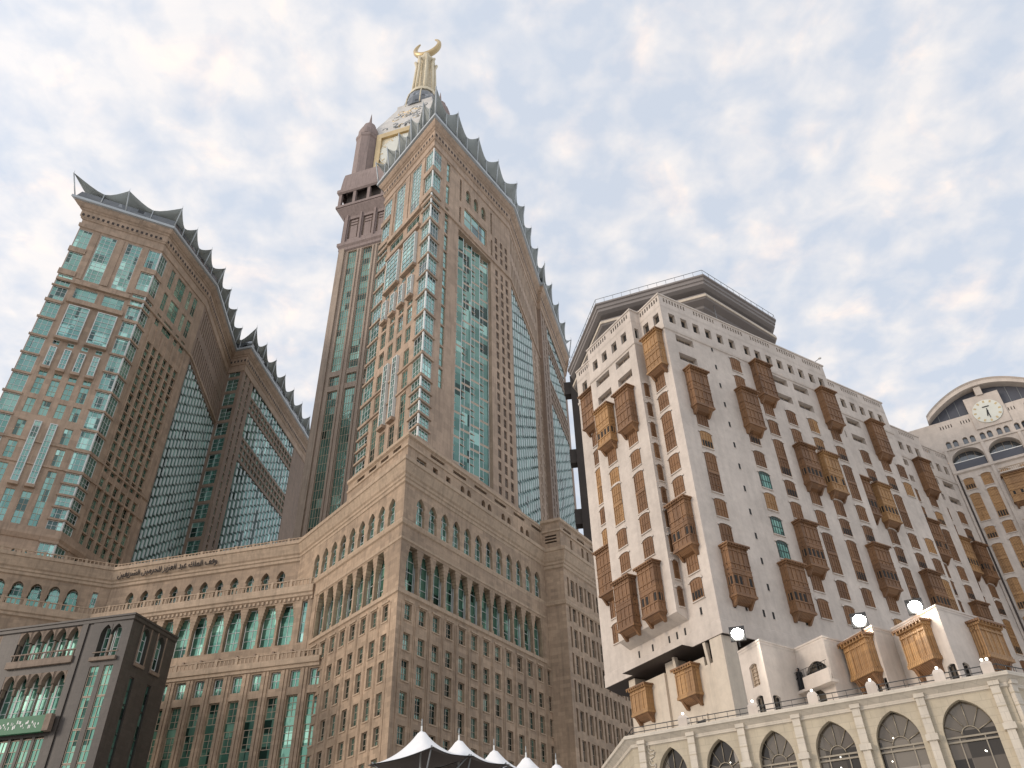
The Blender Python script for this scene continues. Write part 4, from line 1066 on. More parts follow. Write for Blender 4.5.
def wcol(F, u, items, fill='timber'):
    for kind, z in items:
        f = fill if rw.random() < .8 else ('timber' if fill != 'timber' else 'timber_dark')
        if kind == 'w': wh.win('shutter_window', F, u, z - 2.35, t_shutter(1.75, 2.35, False, f))
        elif kind == 'd': wh.win('shutter_window', F, u, z - 2.35, t_shutter(1.75, 2.35, True, f))
        elif kind == 'W': wh.win('shutter_window', F, u, z - 5.4, t_shutter(1.75, 5.4, False, f))
        elif kind == 'D': wh.win('shutter_window', F, u, z - 5.4, t_shutter(1.75, 5.4, True, f))
        elif kind == 'g': wh.win('shutter_window', F, u, z - 2.35, t_shutter(1.75, 2.35, False, f, True))
        elif kind == 'B': wh.win('bay_window', F, u, z - 6.2, t_bay(2.8, 6.05, 1.0, 0, f))
        elif kind == 'E': wh.win('bay_window', F, u, z - 6.2, t_bay(2.8, 6.05, 1.0, rw.choice((1, 2, 3)), f))
cA = [('B', 62.5), ('w', 56.6), ('d', 53.5), ('W', 50.45), ('w', 44.25), ('w', 41.1), ('E', 38.1)]
cC = [('w', 68.5), ('w', 65.4), ('B', 62.5), ('d', 56.8), ('w', 53.4), ('g', 50.4), ('w', 47.4), ('g', 44.2), ('g', 41.1), ('E', 38.0)]
cD = [('B', 68.8), ('w', 62.7), ('w', 59.6), ('D', 56.5), ('d', 50.4), ('w', 47.3), ('E', 44.2), ('w', 38.1), ('w', 34.9)]
cE = [('w', 62.7), ('w', 59.6), ('E', 56.5), ('w', 50.4), ('w', 47.3), ('W', 44.2), ('w', 38.0), ('w', 34.9)]
cF = [('w', 62.8), ('d', 59.6), ('E', 56.5), ('w', 49.9), ('d', 47.2), ('D', 44.2), ('w', 37.9)]
cG = [('B', 68.9), ('w', 62.8), ('d', 59.6), ('W', 56.5), ('w', 50.3), ('d', 47.3), ('E', 44.2), ('w', 38.1), ('w', 34.9)]
ZB = 28.2
def facade(F, L_, cols, squares, wides, zb=ZB, slots=()):
    hs = [(u - .56, u + .56, 70.45, 72.1, .5) for u in squares] + [(u - 1.5, u + 1.5, z, z + 1.2, .7) for u in wides for z in (67.3, 64.25)]
    for h in hs:
        wh.win('recessed_window', F, (h[0] + h[1]) / 2, h[2], tw(h[1] - h[0], h[3] - h[2], h[4] - .03, 1 if h[1] - h[0] < 2 else 3, 1, 'frame_tan', 'dark' if h[1] - h[0] < 2 else 'slab_brown', .06))
    n = max(1, int((L_ - .6) / 4.55)); per = L_ / n if L_ > 4 else L_
    sl = []
    for i in range(n if L_ > 4 else 1):
        c = per * (i + .5); m = 8 if per > 4.2 else max(2, int(per / .55) - 1)
        for j in range(m): u = c + (j - (m - 1) / 2) * .5; sl.append((u - .14, u + .14, 73.9, 74.62, .3))
    ww.wall(F, 0, L_, zb, 73.4, PL, hs); ww.wall(F, 0, L_, 73.4, 75.0, PL, sl)
    for h in sl: ww.quad(F.P(h[0], h[2], -.3), F.P(h[1], h[2], -.3), F.P(h[1], h[3], -.3), F.P(h[0], h[3], -.3), 'dark')
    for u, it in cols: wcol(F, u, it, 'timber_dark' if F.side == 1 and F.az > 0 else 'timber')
    for u, z in slots: wh.win('slot_window', F, u, z, t_slot(.3, .8))
# right-hand sections
F1, L1_ = seg_face(5)
facade(F1, L1_, [(3.45, cA), (12.2, cC), (16.55, cD), (20.9, cE), (25.2, cF), (29.6, cG)], [1.8, 3.9, 6.0, 8.2, 10.35, 12.55, 15.4, 17.5, 19.7, 21.85, 24.05, 26.2, 28.4, 30.5], [3.3, 20.75, 24.95],
       ZB, [(8.2, 68.1 - 3.08 * i) for i in range(12)] + [(u, 31.2) for u in (2.5, 4.1, 11.4, 13.0)] + [(6.6, 31.0), (8.0, 31.0)])
for i, (n0) in ((7, 0), (9, 1), (11, 2)):
    F, L_ = seg_face(i)
    us = [2.0, 6.3, 10.7] + ([14.4] if L_ > 15 else [])
    cols = [(us[0], cE), (us[1], cF), (us[2], cG)] + ([(us[3], cE[:2] + cE[3:])] if len(us) > 3 else [])
    facade(F, L_, [c for c in cols if c[0] < L_ - .3], [u for u in [1.2 + 2.17 * j for j in range(7)] if u < L_ - .8], [u for u in us[:2]])
for i in (6, 8, 10):
    F, L_ = seg_face(i); ww.wall(F, 0, L_, ZB, 75, PL)
# left-hand side: corner part, projecting part, far strip
Fc, Lc_ = seg_face(4); X = lambda u: Lc_ - u
facade(Fc, Lc_, [(X(2.4), [('w', 62.6), ('w', 59.6), ('W', 56.6), ('w', 50.5), ('w', 47.4), ('E', 44.0), ('w', 37.9), ('d', 34.9)]), (X(1.95), [('B', 68.8)])], [X(1.15), X(3.3)], [], ZB, [(X(2.4), 30.9)])
Fp, Lp_ = seg_face(2); X2 = lambda u: Lp_ - (u - 4.4)
facade(Fp, Lp_, [(X2(7.3), [('B', 62.5), ('w', 56.6), ('w', 53.4), ('W', 50.3), ('w', 44.6), ('w', 41.5), ('E', 38.0)]), (X2(11.7), [('E', 62.5), ('w', 56.3), ('w', 53.2), ('W', 50.8), ('w', 44.6), ('w', 41.5), ('B', 38.0)])],
       [X2(6.35), X2(8.55), X2(10.85), X2(13.05)], [X2(7.2), X2(11.75)], 31.7)
for z in (68.9,): pass
Fq, Lq_ = seg_face(0)
facade(Fq, Lq_, [(Lq_ - 1.9, [('B', 68.8), ('w', 62.4), ('w', 59.4), ('W', 56.4), ('w', 50.4), ('w', 47.3), ('B', 44.2), ('w', 37.9), ('w', 34.9)])], [Lq_ - 3.3], [])
for i, (a, b) in ((1, (31.7, 75)), (3, (31.7, 75))):
    F, L_ = seg_face(i); hs = []
    if i == 3:
        for z in (70.0,): hs.append((.4, 1.1, z, 71.8, .4))
    ww.wall(F, 0, L_, a, b, PL, hs)
    for h in hs: ww.bx(F, h[0], h[1], h[2], h[3], -.5, -.4, 'dark')
    if i == 3:
        for z in [60.1 - 3.08 * j for j in range(10)]: wh.win('narrow_shutter', F, .85, z, t_shutter(.75, 2.3, False, 'timber_dark'))
# sloping soffit under the projecting part
a, b = wp(-1.5, 0, 4.4), wp(-1.5, 0, 14.5); c, d = wp(0, 0, 4.4), wp(0, 0, 14.5)
ww.quad((*a, 31.7 + EYE), (*b, 31.7 + EYE), (*d, 31.0 + EYE), (*c, 31.0 + EYE), PL)
ww.quad((*c, 31.0 + EYE), (*d, 31.0 + EYE), (*d, ZB + EYE), (*c, ZB + EYE), PL)
for p_, q_ in ((a, c), (b, d)): ww.add([(*p_, 31.7 + EYE), (*q_, 31.7 + EYE), (*q_, 31.0 + EYE)], [(0, 1, 2)], PL)
F = Face(wp(0, 0, 4.4), -31.8, -1)
for u in (.8, 2.1, 3.4, 6.2, 8.6): wh.win('slot_window', F, u, 29.6, t_slot(.26, .85))
# underside, roof deck, mouldings
inner = [wp(73, -30), wp(0, -26)]
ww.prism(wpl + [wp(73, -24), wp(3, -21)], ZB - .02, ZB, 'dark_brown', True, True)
ww.prism(wpl + [wp(73, -24), wp(3, -21)], 72.9, 73.0, PL, True, False)
lg = Sep(wh, 'ledge'); lg.sweep(wpl, [(0, 68.75), (.16, 68.85), (.2, 69.15), (0, 69.25)], PL)
lg.sweep(wpl, [(0, 74.85), (.14, 74.9), (.14, 75.12), (-.4, 75.14), (-.4, 73)], PL)
lg.sweep([wp(0, 0, 19.6), wp(0, 0, 14.5)] + [wp(0, 0, 4.4), wp(0, 0), wp(32, 0)], [(0, ZB), (.1, ZB), (.1, ZB + 1.4), (0, ZB + 1.5)], PL)
# attic behind the parapet: stepped white blocks and the octagonal roof slab
at_ = wh.p('attic')
def rect(t0, t1, n0, n1): return [wp(t0, n1), wp(t1, n1), wp(t1, n0), wp(t0, n0)]
at_.prism(rect(15.5, 20, -9, -4.5), 73, 80.5, PL); at_.prism(rect(20, 25, -10, -4.8), 73, 79.4, PL); at_.prism(rect(33.5, 39.5, -12, -5), 73, 80.0, PL); at_.prism(rect(52, 56, -14, -9.5), 73, 78.2, PL); at_.prism(rect(62.5, 66, -16, -11), 73, 78.5, PL)
oct_ = [wp(10.1, -34.3), wp(4.5, -18.0), wp(15.2, -4.4), wp(32.8, -6.4), wp(41, -18), wp(39, -36), wp(24, -42)]
def oc(w): return offset(oct_, w, True)
at_.prism(oc(-2.6), 73, 85, 'slab_brown', False)
sl = wh.p('roof_slab')
sl.sweep(oct_, [(-2.6, 84.2), (-1.6, 84.8), (-1.6, 85.3), (-.5, 85.7), (-.3, 86.0), (-.3, 86.7), (-2.0, 87.0), (-2.0, 87.9), (-.6, 88.1), (0, 88.4), (0, 88.9), (.2, 89.0), (.2, 89.6), (.45, 89.7), (.45, 90.0), (-1, 90.05)], 'slab_grey', True)
sl.sweep(oct_, [(-.35, 85.95), (-.2, 85.95), (-.2, 86.4), (-.35, 86.4)], 'plaster_warm', True)
sl.prism(oc(-.9), 90.0, 90.1, 'slab_grey')
rl = wh.p('roof_rail'); q = oc(.3) + [oc(.3)[0]]
for a, b in zip(q, q[1:]):
    rl.tube([(a[0], a[1], 91.0 + EYE), (b[0], b[1], 91.0 + EYE)], .05, 'metal_grey', 4)
    for i in range(12): t_ = i / 12; rl.tube([(a[0] + (b[0] - a[0]) * t_, a[1] + (b[1] - a[1]) * t_, 90 + EYE), (a[0] + (b[0] - a[0]) * t_, a[1] + (b[1] - a[1]) * t_, 91 + EYE)], .04, 'metal_grey', 4)
# undercroft: pillars, brackets and the recessed white walls with lower oriels
und = wh.p('undercroft_wall'); Fl = Face(wp(0.5, 0, 0), -31.8, -1); Fr_ = Face(wp(0, -.4, 0), 58.2, 1)
for a, b, zt in ((1.4, 3.4, 26.0), (3.4, 8.0, 26.9), (8.0, 9.6, 28.1), (9.6, 14.9, 27.1), (14.9, 16.0, 28.1)):
    und.bx(Fl, a, b, -EYE, zt, -1.5, 0.0 if zt > 28 else .3, 'plaster_warm')
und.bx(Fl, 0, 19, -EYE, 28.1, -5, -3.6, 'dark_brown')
pi_ = MB(); pi_.bx(Fr_, 0, 2.0, -EYE, ZB - .05, -1.6, .1, 'plaster_warm'); wh.one('pillar', pi_)
for u in (2.6, 7.4): b_ = MB(); b_.frus(Fl, (u, u + .35), (.1, .3), 25.4, (u, u + .35), (.1, .6), 28.1, 'plaster_warm'); wh.one('bracket', b_)
wh.win('bay_window', Fl, 5.6, 23.1, t_bay(2.6, 3.2, .95, 0, 'timber'), .3)
wh.win('bay_window', Fl, 13.1, 23.3, t_bay(2.6, 3.1, .95, 0, 'timber'), .3)
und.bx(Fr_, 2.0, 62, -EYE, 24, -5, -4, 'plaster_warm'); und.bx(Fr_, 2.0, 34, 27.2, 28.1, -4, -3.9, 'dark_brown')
ad = wh.p('arched_door'); ad.bx(Fl, 4.35, 5.7, 14.6, 21.2, .28, .34, 'dark'); ad.bx(Fl, 4.1, 4.35, 14.6, 21.6, .28, .5, 'plaster_warm'); ad.bx(Fl, 5.7, 5.95, 14.6, 21.6, .28, .5, 'plaster_warm')
wh.finish()
# ------------------------------------------------------------------ clock hall closing the court on the right
Q = (77.04, 120.96); CF = Face(Q, 120, 1)
ch = Thing('clock_hall', 'white hall with round clock under curved roof at far right', 'building', (Q[0], Q[1], 0))
cw = ch.p('wall'); hs = []; UW = 18.4
arches = [3.3, 9.2, 15.1]
sm = [c for a in (1.8, 4.6, 7.4, 10.1, 12.9, 15.7) for c in (a - .58, a + .58)]
for c in sm: hs.append((c - .42, c + .42, 76.0, 77.4, .4))
for c in arches: hs.append((c - 2.55, c + 2.55, 71.4, 75.3, 1.5))
for i in range(5): hs += [(1.0 + 3.45 * i + .45 * j, 1.0 + 3.45 * i + .45 * j + .15, 80.0, 80.7, .3) for j in range(5) if not 6.2 < 1.0 + 3.45 * i + .45 * j < 11.8]
hs = [h for h in hs if h[1] < UW]
cw.wall(CF, -4.5, UW + 4, 20, 81.6, PL, hs)
for c in sm: cw.arch(CF, c - .42, c + .42, 76.9, 77.4, PL, .4, 0, 6, 'round'); ch.win('arched_window', CF, c, 76.0, tw(.84, 1.4, .37, 1, 1, 'frame_tan', 'glass_grey', .05))
for h in hs:
    if h[2] == 80.0: cw.bx(CF, h[0], h[1], h[2], h[3], -.35, -.3, 'dark')
for c in arches:
    cw.arch(CF, c - 2.55, c + 2.55, 73.3, 75.3, PL, 1.5, 0, 10, 'round'); ch.win('arched_window', CF, c, 71.4, tw(5.1, 3.9, 1.45, 4, 2, 'frame_tan', 'glass_grey', .07))
    m = MB(); m.bx(CF, c - 2.5, c + 2.5, 71.4, 73.0, -.5, -.4, 'slab_blue'); m.bx(CF, c - 2.5, c + 2.5, 73.0, 73.15, -.55, -.35, 'white_paint'); ch.one('parapet_panel', m)
cl = Sep(ch, 'ledge'); dpl = [xy(CF.P(0, 0)), xy(CF.P(UW, 0))]
cl.sweep(dpl, [(0, 75.5), (.2, 75.55), (.2, 75.8), (0, 75.85)], PL); cl.sweep(dpl, [(0, 70.6), (.35, 70.8), (.35, 71.2), (0, 71.3)], PL)
for c in (.3, 6.25, 12.15, 18.0): cl.bx(CF, c - .25, c + .25, 30, 75.5, -.02, .22, PL)
# curved roof with deep soffit
rf = ch.p('curved_roof'); n = 28; UA, UB = -.4, UW + .4
prf = []
for i in range(n + 1):
    t_ = i / n; prf.append((UA + (UB - UA) * t_, 82.0 + 4.4 * math.sin(math.pi * t_) ** .85))
for (a, za), (b, zb) in zip(prf, prf[1:]):
    for (w0, w1, d0, d1) in ((.9, .9, 0, .7), (.9, 1.2, .7, 1.0)): rf.quad(CF.P(a, za + d0, w0), CF.P(b, zb + d0, w0), CF.P(b, zb + d1, w1), CF.P(a, za + d1, w1), PL)
    rf.quad(CF.P(a, za + 1.0, 1.2), CF.P(b, zb + 1.0, 1.2), CF.P(b, zb + 1.0, -14), CF.P(a, za + 1.0, -14), PL)
    rf.quad(CF.P(a, za, .9), CF.P(b, zb, .9), CF.P(b, zb, -3), CF.P(a, za, -3), PL)
    rf.quad(CF.P(a, 81.5, -.9), CF.P(b, 81.5, -.9), CF.P(b, zb + .1, -.9), CF.P(a, za + .1, -.9), 'slab_blue')
rf.quad(CF.P(UA, 81.6, 0), CF.P(UB, 81.6, 0), CF.P(UB, 81.6, -3), CF.P(UA, 81.6, -3), PL)
rf.bx(CF, 8.6, 9.7, 84.5, 86.3, -.8, .5, PL)
for c in (1.5, 3.2, 4.9, 13.4, 15.1, 16.8): rf.bx(CF, c - .05, c + .05, 81.5, 82.0 + 4.3 * math.sin(math.pi * (c + .4) / 19.2) ** .85, -.88, -.8, 'metal_grey')
cp = MB(); cp.bx(CF, 6.3, 12.0, 78.0, 84.6, -.6, .25, PL); ch.one('clock_panel', cp)
m = MB(); kk = 36; pts = [CF.P(9.15 + 2.35 * math.cos(2 * math.pi * j / kk), 80.95 + 2.35 * math.sin(2 * math.pi * j / kk), .42) for j in range(kk)]
m.add(pts + [p - CF.n * .17 for p in pts], [tuple(range(kk))] + [(j, (j + 1) % kk, kk + (j + 1) % kk, kk + j) for j in range(kk)], 'dial')
for j in range(12):
    q = 2 * math.pi * j / 12; c_, s_ = math.cos(q), math.sin(q); e = .16
    P = lambda r_, o: CF.P(9.15 + r_ * c_ - o * s_, 80.95 + r_ * s_ + o * c_, .44)
    m.quad(P(1.75, -e), P(2.2, -e), P(2.2, e), P(1.75, e), 'gold')
dl = ch.one('clock_dial', m); m = MB()
for q, r_, e in ((R(-88), 1.5, .1), (R(-105), 1.1, .14), (R(88), .55, .1)):
    c_, s_ = math.cos(q), math.sin(q); P = lambda rr_, o: CF.P(9.15 + rr_ * c_ - o * s_, 80.95 + rr_ * s_ + o * c_, .48)
    m.quad(P(-.1, -e), P(r_, -e * .6), P(r_, e * .6), P(-.1, e), 'iron')
m.bx(CF, 8.6, 9.7, 81.75, 81.95, .45, .48, 'iron'); m.build('hands', dl)
# shutters and balcony bays of the hall
for c, off in ((1.85, 0), (4.65, 1), (13.7, 0), (16.5, 1)):
    for z, hh, dk in (((69.6, 2.2, True), (66.6, 5.2, False), (60.3, 2.2, True), (57.2, 5.2, False), (51.2, 5.2, True), (45, 2.3, False), (42, 5, False)) if not off else ((69.8, 2.3, False), (66.9, 5.6, True), (60.6, 2.2, False), (57.6, 5.4, True), (51.4, 5.2, False), (45, 2.3, False), (42, 5, True))):
        ch.win('shutter_window', CF, c, z - hh, t_shutter(1.55, hh, dk, 'timber'))
for z in (62.6, 53.0, 43.4):
    ch.win('bay_window', CF, 9.15, z, t_bay(4.6, 5.4, .9, 2, 'timber'))
    m = MB(); m.bx(CF, 6.7, 11.6, z + 5.6, z + 5.8, 0, 1.5, PL)
    for i in range(16): m.bx(CF, 6.8 + i * .3, 6.92 + i * .3, z + 5.8, z + 6.5, 1.3, 1.4, 'frame_tan')
    m.bx(CF, 6.7, 11.6, z + 6.5, z + 6.6, 1.25, 1.45, 'frame_tan'); ch.one('balcony', m)
for u in (7.6, 10.7): ch.win('shutter_window', CF, u, 69.6 - 2.2, t_shutter(1.5, 2.2, True, 'timber'))
pw = ch.p('link_wall'); pw.bx(CF, -5, -.1, 60, 78.6, -6, -2.2, PL); pw.bx(CF, -4.2, -1.0, 78.6, 79.6, -6, -2.6, 'dark_brown')
dp = MB(); dp.tube([CF.P(.55, 20, .2), CF.P(.55, 70.5, .2)], .16, 'dark_brown', 6); ch.one('downpipe', dp)
ch.finish()
# ------------------------------------------------------------------ cream arcade with roof terrace, in front of the hotel
P0 = (7.72, 59.96); AF = Face(P0, 120.0, 1); PR = xy(AF.P(23.9, 0)); ZD = 14.5
ar = Thing('arcade_building', 'cream stone arcade with pointed glazed arches and roof terrace, in front of the white hotel', 'building', (P0[0], P0[1], 0))
AL = Face(P0, -6.0, -1); AR2 = Face(PR, 62, 1)
apl = [xy(AL.P(9, 0)), P0, PR, xy(AR2.P(14, 0))]
aw = ar.p('wall'); cs = [2.75 + 3.74 * i for i in range(6)]; cs = [2.75, 6.25, 9.85, 13.55, 17.3, 21.2]; aw_ = [2.05, 2.2, 2.3, 2.4, 2.55, 2.75]
hs = [(c - w_ / 2, c + w_ / 2, 6.0, 13.5, .55) for c, w_ in zip(cs, aw_)]
aw.wall(AF, 0, 23.9, -EYE, ZD - .1, 'cream', hs)
for c, w_ in zip(cs, aw_): aw.arch(AF, c - w_ / 2, c + w_ / 2, 11.75, 13.5, 'cream', .55, 0, 12)
for c, w_ in zip(cs, aw_):
    m = MB(); g_ = MB(); y = -.5
    g_.quad(AF.P(c - w_ / 2, 6, y), AF.P(c + w_ / 2, 6, y), AF.P(c + w_ / 2, 13.5, y), AF.P(c - w_ / 2, 13.5, y), 'glass_brown')
    for z in (11.55, 9.0, 11.3): m.bx(AF, c - w_ / 2, c + w_ / 2, z - .05, z + .05, y, y + .12, 'frame_bronze')
    for q in (-.25, .25): m.bx(AF, c + w_ * q - .03, c + w_ * q + .03, 6, 11.5, y, y + .1, 'frame_bronze')
    rr_ = .48
    m.tube([AF.P(c + rr_ * math.cos(q), 11.62 + rr_ * math.sin(q), y + .06) for q in [math.pi * j / 10 for j in range(11)]], .04, 'frame_bronze', 5)
    for q in (25, 60, 90, 120, 155):
        a = R(q); e = (w_ * .52 if q in (25, 155) else 1.62 if q in (60, 120) else 1.9)
        m.tube([AF.P(c + rr_ * math.cos(a), 11.62 + rr_ * math.sin(a), y + .06), AF.P(c + e * math.cos(a), 11.62 + e * math.sin(a), y + .06)], .035, 'frame_bronze', 5)
    o = ar.one('arched_window', m); g_.build('pane', o)
    # hood edge round the arch
hp = ar.p('downlight')
rr = random.Random(5)
for c, w_ in zip(cs, aw_):
    for k in range(2):
        p = AF.P(c + rr.uniform(-.8, .8), rr.uniform(10.4, 12.2), -.44); hp.lathe(p, [(.001, -.05), (.05, 0), (.001, .05)], 'globe', 6)
for i, u in enumerate([.75, 4.4, 7.9, 11.6, 15.35, 19.15, 23.3, 24.0]):
    m = MB(); F, uu = (AF, u) if u < 23.6 else (AR2, .35)
    m.bx(F, uu - .24, uu + .24, 11.8, ZD - .35, -.02, .28, 'cream_light'); m.bx(F, uu - .3, uu + .3, ZD - .6, ZD - .35, -.02, .38, 'cream_light')
    m.bx(F, uu - .34, uu + .34, 11.45, 11.8, -.02, .45, 'cream_light'); m.bx(F, uu - .22, uu + .22, -EYE, 11.45, -.02, .36, 'cream_light')
    for z in (13.4, 12.7): m.bx(F, uu - .26, uu + .26, z, z + .05, -.02, .3, 'cream')
    ar.one('pilaster', m)
hs = [(u - .9, u + .9, 6, 13.0, .5) for u in (2.2, 5.2)]
aw.wall(AL, 0, 9, -EYE, ZD - .1, 'cream', hs)
for h in hs: aw.arch(AL, h[0], h[1], 11.6, 13.0, 'cream', .5); ar.win('arched_window', AL, (h[0] + h[1]) / 2, 6, tw(1.8, 7, .45, 2, 5, 'frame_bronze', 'glass_brown', .06))
hs = [(u - 1.3, u + 1.3, 6, 13.5, .5) for u in (3.0, 7.2, 11.4)]
aw.wall(AR2, 0, 14, -EYE, ZD - .1, 'cream', hs)
for h in hs: aw.arch(AR2, h[0], h[1], 11.75, 13.5, 'cream', .5); ar.win('arched_window', AR2, (h[0] + h[1]) / 2, 6, tw(2.6, 7.5, .45, 2, 5, 'frame_bronze', 'glass_brown', .06))
aw.prism(apl + [(42, 66), (46, 84), (20, 92), (6, 82)], ZD - .12, ZD - .02, 'paving', True, True)
ac_ = ar.p('cornice'); ac_.sweep(apl, [(0, ZD - .75), (.12, ZD - .7), (.12, ZD - .5), (.45, ZD - .25), (.6, ZD - .2), (.6, ZD + .02), (-.3, ZD + .02)], 'cream_light')
rr = random.Random(9); sc_ = MB()      # carved scroll relief beside the first pilaster
for j in range(16):
    a = rr.uniform(0, 6); u = .3 + rr.uniform(-.2, .2); z = 10 + j * .24
    sc_.tube([AF.P(1.25 + .16 * math.cos(a + q_ * .9) + .05 * q_, z + .16 * math.sin(a + q_ * .9), .04) for q_ in range(5)], .05, 'cream_light', 5)
ar.one('carved_relief', sc_)
ar.finish()
# iron railing of the terrace
def railing(pl, z, h, label):
    r_ = Thing('terrace_railing', label, 'railing', (pl[0][0], pl[0][1], z + EYE)); m = r_.p('rail'); q = r_.p('baluster')
    for zz_ in (h, h * .52, .1): m.sweep(pl, [(-.025, z + zz_ - .025), (.025, z + zz_ - .025), (.025, z + zz_ + .025), (-.025, z + zz_ + .025), (-.025, z + zz_ - .025)], 'iron')
    for a, b in zip(pl, pl[1:]):
        d = math.hypot(b[0] - a[0], b[1] - a[1]); n = int(d / .85)
        for i in range(n + 1):
            t_ = i / max(n, 1); q.tube([(a[0] + (b[0] - a[0]) * t_, a[1] + (b[1] - a[1]) * t_, z + EYE), (a[0] + (b[0] - a[0]) * t_, a[1] + (b[1] - a[1]) * t_, z + h + EYE)], .022, 'iron', 4)
    return r_.finish()
railing(offset(apl, -.15), ZD, .66, 'black iron railing along the edge of the cream arcade roof terrace')
pd = [(3.9, 'white globe lamp pedestal on the arcade roof, leftmost before the hotel pillar'), (8.9, 'white globe lamp pedestal on the arcade roof left of the balcony arch'), (12.9, 'white globe lamp pedestal on the arcade roof right of the balcony arch'),
      (16.6, 'white globe lamp pedestal on the arcade roof between two timber oriels'), (20.6, 'white globe lamp pedestal on the arcade roof left of the corner house'), (23.3, 'white pedestal with twin lit globes at the arcade roof corner')]
for i, (u, lab) in enumerate(pd):
    base = AF.P(u, ZD - EYE + EYE, -.35); t_ = Thing('pedestal_lamp', lab, 'lamp', base, 'pedestal lamps along the terrace edge')
    m = t_.p('pedestal'); m.bx(AF, u - .32, u + .32, ZD, ZD + .75, -.66, -.04, PL); m.frus(AF, (u - .32, u + .32), (-.66, -.04), ZD + .75, (u - .2, u + .2), (-.55, -.15), ZD + .95, PL)
    for o in ((-.14, .14) if i == 5 else (0,)):
        g_ = MB(); c = AF.P(u + o, ZD + 1.08, -.35); g_.lathe(c, [(.001, -.09), (.065, -.06), (.09, 0), (.065, .06), (.001, .09)], 'globe', 10); t_.one('globe', g_)
    t_.finish()
# ------------------------------------------------------------------ terrace houses on the arcade roof
H = dict(a=(17.44, 63.61), b=(18.51, 60.91), c=(21.86, 63.32), d=(23.30, 60.57), e=(25.54, 62.07), f=(26.62, 58.98), g=(28.64, 60.4), h=(30.23, 55.78), i=(36.25, 59.58))
def fseg(a, b): d = Vector((b[0] - a[0], b[1] - a[1])); return Face(a, math.degrees(math.atan2(d.x, d.y)), 1), d.length
def house(name, label, pl, zt, feats):
    t_ = Thing(name, label, 'house', (pl[1][0], pl[1][1], ZD + EYE)); m = t_.p('wall')
    for i, (a, b) in enumerate(zip(pl, pl[1:])):
        F, L_ = fseg(a, b); m.wall(F, 0, L_, ZD - .02, zt, PL, [(u - w_ / 2, u + w_ / 2, z, z + h, .3) for (k, u, z, w_, h, kind) in feats if k == i and kind in ('arch', 'shutter', 'loggia')])
        for (k, u, z, w_, h, kind) in feats:
            if k != i: continue
            if kind in ('arch', 'shutter', 'loggia'):
                m.arch(F, u - w_ / 2, u + w_ / 2, z + h - w_ * (.18 if kind != 'loggia' else .3), z + h, PL, .3, 0, 8, 'seg')
                t_.win('arched_window', F, u, z, tw(w_, h, .28, 2, 3 if kind == 'arch' else 6, 'iron' if kind != 'shutter' else 'frame_tan', 'glass_brown' if kind != 'shutter' else 'frame_tan', .06))
            elif kind == 'bay': t_.win('bay_window', F, u, z, t_bay(w_, h, .7, 0, 'timber'))
    back = [(pl[-1][0] + 3, pl[-1][1] + 6), (pl[0][0] + 3, pl[0][1] + 6)]
    m.prism(pl + back, zt - .25, zt - .2, PL, True, False)
    cp_ = t_.p('coping'); cp_.sweep(pl, [(0, zt - .05), (.05, zt), (.05, zt + .12), (-.3, zt + .12), (-.3, zt - .2)], PL)
    return t_
t_ = house('terrace_house', 'white terrace house with arched shuttered window beside the hotel corner pillar', [H['a'], H['b'], H['c']], 21.5, [(0, 1.5, 18.45, 1.0, 1.7, 'shutter'), (0, 1.5, 15.4, .9, 2.35, 'arch'), (1, .62, 15.2, .85, 2.3, 'arch')]); t_.finish()
t_ = house('terrace_house', 'white terrace house with dark arched loggia over a rounded balcony, left of the oriel houses', [H['c'], H['d'], H['e']], 21.5, [(0, 1.7, 18.2, 2.15, 1.85, 'loggia'), (0, 1.05, 15.4, 1.95, 2.75, 'loggia')])
F, L_ = fseg(H['c'], H['d']); m = MB(); m.bx(F, -.1, L_ + .45, 17.95, 18.15, .0, .8, PL); m.bx(F, .9, L_ + .45, 18.15, 18.95, .6, .8, PL); t_.one('balcony', m)
m = MB()
for u in [-.05 + .28 * i for i in range(13)]: m.tube([F.P(u, 18.1, .7), F.P(u, 19.55, .7)], .018, 'iron', 4)
m.tube([F.P(-.1, 19.55, .7), F.P(L_ + .4, 19.55, .7)], .025, 'iron', 4); t_.one('balcony_rail', m); t_.finish()
t_ = house('terrace_house', 'white terrace house with pale timber oriel under the middle floodlight', [H['e'], H['f'], H['g']], 21.6, [(0, 1.75, 18.0, 2.5, 3.0, 'bay'), (0, .75, 15.2, .4, 2.5, 'arch'), (0, 1.85, 15.2, 1.2, 2.65, 'arch'), (0, 2.95, 15.2, .4, 2.7, 'arch')]); t_.finish()
t_ = house('terrace_house', 'tall white corner terrace house with two timber oriels on its adjoining walls', [H['g'], H['h'], H['i'], (38.5, 66)], 21.8, [(0, 2.6, 18.0, 2.45, 3.0, 'bay'), (0, 4.35, 15.2, .75, 2.6, 'arch'), (1, 1.1, 15.2, .8, 2.7, 'arch'), (1, 4.7, 18.1, 2.8, 2.9, 'bay')]); t_.finish()
